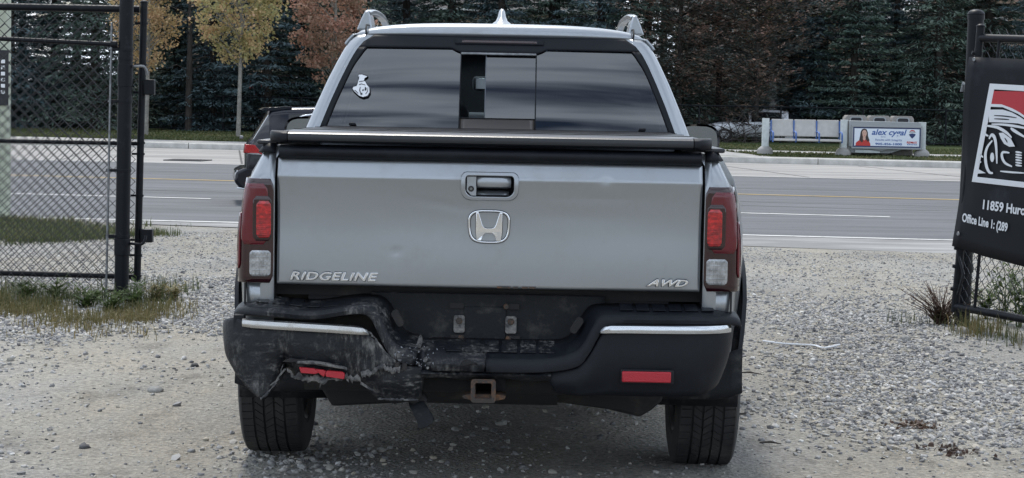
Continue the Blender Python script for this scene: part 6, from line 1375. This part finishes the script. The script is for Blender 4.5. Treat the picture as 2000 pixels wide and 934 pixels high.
# ---- grass and weeds
def blades(name, pts, hgt, m, label, lean_=.6, wid=.0028, cat='grass', parent=None):
    g = np.random.default_rng(len(pts)); P = np.array(pts, float); n = len(P); h = hgt*g.uniform(.45, 1.15, n); a = g.uniform(0, 6.28, n); ln = g.normal(0, lean_, n); w = wid*g.uniform(.6, 1.3, n)
    d = np.stack([np.cos(a), np.sin(a), 0*a], -1); s = np.stack([-np.sin(a), np.cos(a), 0*a], -1); up = np.array([0, 0, 1.0])
    m1 = P + up*(h*.55)[:, None] + d*(ln*h*.3)[:, None]; m2 = P + up*(h*(1-.35*np.abs(ln)))[:, None] + d*(ln*h*1.0)[:, None]
    V = np.empty((n, 6, 3)); V[:, 0] = P - s*w[:, None]; V[:, 1] = P + s*w[:, None]; V[:, 2] = m1 + s*(w*.8)[:, None]; V[:, 3] = m1 - s*(w*.8)[:, None]; V[:, 4] = m2 + s*(w*.1)[:, None]; V[:, 5] = m2 - s*(w*.1)[:, None]
    i = np.arange(n)[:, None]*6; F_ = np.concatenate([i + np.array([[0, 1, 2, 3]]), i + np.array([[3, 2, 4, 5]])]); o = npmesh(name, V.reshape(-1, 3), F_, m, parent); 
    if parent is None: tag(o, label, cat, kind='stuff')
    return o
def region(n, f, box, thr=.0):
    x0, x1, y0, y1 = box; g = np.random.default_rng(int(n+abs(x0)*100)); xx = g.uniform(x0, x1, n); yy = g.uniform(y0, y1, n); w = f(xx, yy); k = g.random(n) < w; return [(x, y, ground_z(x, y)) for x, y in zip(xx[k], yy[k])]
nzf = lambda x, y, s, sd: np.clip((fbm(x*s, y*s, 3, sd)-.42)*4, 0, 1)
blades('grass', region(22000, lambda x, y: nzf(x, y, 2.0, 21)*np.exp(-((y-14.95+.35*np.maximum(0, -x-3.2))/.55)**2)*np.clip((-2.35-x)/.3, 0, 1), (-4.6, -2.2, 13.2, 16.2)), .13, 'grass', 'green grass growing along the left fence line on the gravel')
blades('dry_grass', region(30000, lambda x, y: nzf(x, y, 2.4, 25)*np.exp(-((y-13.9+.6*(x+3))/.75)**2)*np.clip((-2.1-x)/.4, 0, 1), (-4.4, -2.0, 12.2, 15.4)), .085, 'grass_dry', 'dry yellow grass in front of the left fence')
blades('roadside_grass', region(70000, lambda x, y: np.clip((fbm(x*1.4, y*1.4, 4, 27)-.36)*4, 0, 1)*np.clip((-3.7-x - .5*np.maximum(0, 22.8-y))/.8, 0, 1)*np.clip((near_g(x)-.1-y)/.2, 0, 1), (-9, -3.4, 20.6, 26)), .11, 'grass', 'green roadside grass behind the left fence', wid=.0045)
blades('dry_grass', region(26000, lambda x, y: nzf(x, y, 2.2, 29)*np.exp(-(((x-3.0)-.52*(13.6-y))/.22)**2)*(x > 2.72), (2.2, 4.4, 11.6, 14.4)), .15, 'grass_dry', 'dry straw grass below the right gate leaf')
blades('grass', region(6000, lambda x, y: nzf(x, y, 2.2, 33)*np.exp(-(((x-3.0)-.52*(13.6-y))/.22)**2), (2.4, 4.4, 11.8, 14.4)), .15, 'grass', 'green grass at the foot of the right gate leaf')
g = np.random.default_rng(77); vx = g.uniform(-19, 19, 60000); vy = kerb_y(vx) + .3 + np.array([walk_w(x) for x in vx]) + g.random(60000)**1.3*9; pz = terrain(vx, vy); okv = ~((vy > kerb_y(vx)+3.55) & (vy < kerb_y(vx)+5.05) & (vx > 3)); blades('verge_grass', np.stack([vx, vy, pz], -1)[okv], .085, 'grass', 'mown grass verge across the road', wid=.022)
# broad-leaved weeds: each clump is a plant of its own
def weed(name, x, y, h, nst, leafm, label, seed, spread=.12, leaf=.05, group=None, stemm='weed'):
    g = np.random.default_rng(seed); t = empty(name, (x, y, ground_z(x, y) - .01)); tag(t, label, 'weed', group); mb = MB(); C, A, B = [], [], []
    for k in range(nst):
        a = g.uniform(0, 6.28); sp_ = spread*g.uniform(.3, 1.2); hh = h*g.uniform(.6, 1.1); p0 = np.array([g.normal(0, .02), g.normal(0, .02), 0]); p2 = np.array([math.cos(a)*sp_, math.sin(a)*sp_, hh]); p1 = (p0+p2)/2 + np.array([-.02*math.cos(a), -.02*math.sin(a), hh*.1])
        mb.tube([tuple(p0), tuple(p1), tuple(p2)], [.004, .003, .0012], 4, cap=False)
        for u in np.linspace(.12, 1, 9):
            for q in range(2):
                b_ = g.uniform(0, 6.28); c = p0*(1-u)**2 + 2*u*(1-u)*p1 + u*u*p2; d = np.array([math.cos(b_), math.sin(b_), g.uniform(-.1, .7)]); d /= np.linalg.norm(d); ln = leaf*g.uniform(.5, 1.1)*(1.1-.6*u); s = np.cross(d, [0, 0, 1]); s /= np.linalg.norm(s)+1e-6; C.append(c + d*ln); A.append(d*ln); B.append(s*ln*.28)
    mb.build('stem', leafm, t, fixn=False); V, F_ = quads(np.array(C), np.array(A), np.array(B)); npmesh('foliage', V, F_, leafm, t); return t
for k, (px, py, h, l_) in enumerate(((170, 600, .16, 'low green weed under the left fence, nearest the frame edge'), (215, 612, .15, 'small green weed left of the gate post base'), (262, 600, .20, 'leafy green weed at the foot of the left gate post'), (300, 590, .16, 'yellowing weed just right of the left gate post'), (335, 585, .13, 'small dry weed at the tip of the grass patch right of the gate post'), (110, 585, .18, 'green weed below the middle of the left fence'), (45, 590, .18, 'green weed at the left end of the fence foot'), (250, 545, .12, 'weed between gate post and gate pole'))):
    p = gr(px, py, -.02); weed('weed', p.x, p.y, h, 9, 'weed' if k not in (3, 4) else 'grass_dry', l_, 100+k, .13, .055, 'weeds along the left fence')
p = gr(1838, 636, -.02); weed('weed', p.x, p.y, .27, 70, 'weed_brown', 'withered brown bushy weed beside the right gate leaf', 120, .26, .028)
for k, (px, py, h, l_) in enumerate(((1962, 632, .50, 'tall green weed growing behind the right gate mesh'), (1990, 640, .42, 'green weed at the right edge behind the gate mesh'), (1930, 622, .26, 'small green weed behind the right gate rail'))):
    p = gr(px, py, -.02); weed('weed', p.x, p.y, h, 8, 'weed', l_, 130+k, .16, .07, 'weeds behind the right gate leaf')
# ---- stones and litter one can pick out
def rock(px, py, r_, label, m='stone', seed=1, flat=.7):
    p = gr(px, py, -.02); bm = bmesh.new(); bmesh.ops.create_icosphere(bm, subdivisions=3, radius=r_)
    for v in bm.verts: v.co *= 1 + .22*mnoise.noise(v.co/r_*1.3 + Vector((seed*3, 0, 0))); v.co.z *= flat
    me = bpy.data.meshes.new('rock'); bm.to_mesh(me); bm.free(); me.polygons.foreach_set('use_smooth', [True]*len(me.polygons)); o = link_mesh('rock', me, m); o.location = (p.x, p.y, ground_z(p.x, p.y) + r_*flat*.35); tag(o, label, 'stone'); return o
rock(1881, 653, .045, 'round pale stone below the right gate post', seed=2)
rock(285, 604, .035, 'white stone chip lying in the grass by the left gate post', 'decal_white', 3, .4)
rock(303, 766, .040, 'pale angular stone on the packed dirt left of the truck', seed=4, flat=.5)
rock(380, 720, .022, 'small dark stone on the dirt, left of the truck bumper', 'iron', 5)
rock(1768, 664, .035, 'dark grey stone left of the withered weed', 'stone', 6)
p = [gr(x, y, -.02) for x, y in ((1490, 669), (1530, 673), (1560, 674), (1590, 676), (1610, 681), (1640, 676))]; mb = MB(); mb.tube(catmull([(q.x, q.y, ground_z(q.x, q.y) + .014) for q in p], 5), .006, 6); o = mb.build('cord', 'decal_white'); tag(o, 'thin white cord lying on the gravel right of the truck', 'cord')
for k, (px, py, l_, ln, an) in enumerate(((1445+20, 736, 'short twig on the dirt beside the right bumper', .12, 20), (1450, 815, 'thin curved twig by the right rear tyre', .10, -10), (1505, 867, 'small twig on the dirt right of the rear tyre', .09, 5))):
    q = gr(px, py, -.02); mb = MB(); mb.tube([(q.x - ln/2, q.y + .02, ground_z(q.x, q.y)+.012), (q.x, q.y, ground_z(q.x, q.y)+.018), (q.x + ln/2, q.y - .02*an/10, ground_z(q.x, q.y)+.012)], [.003, .005, .002], 5); tag(mb.build('twig', 'bark'), l_, 'twig', 'twigs on the dirt')
for k, (px, py, l_) in enumerate(((1790, 832, 'dark clump of dead leaves on the gravel, right of the truck'), (1860, 885, 'second dark clump of dead leaves nearer the bottom right corner'))):
    q = gr(px, py, -.02); t = blades('leaf_litter', [(q.x + random.gauss(0, .05), q.y + random.gauss(0, .06), ground_z(q.x, q.y)+.002) for _ in range(70)], .025, 'weed_brown', None, 1.2, .010, parent=empty('leaf_clump', (0, 0, 0))); tag(t.parent, l_, 'leaf clump'); t['kind'] = 'stuff'
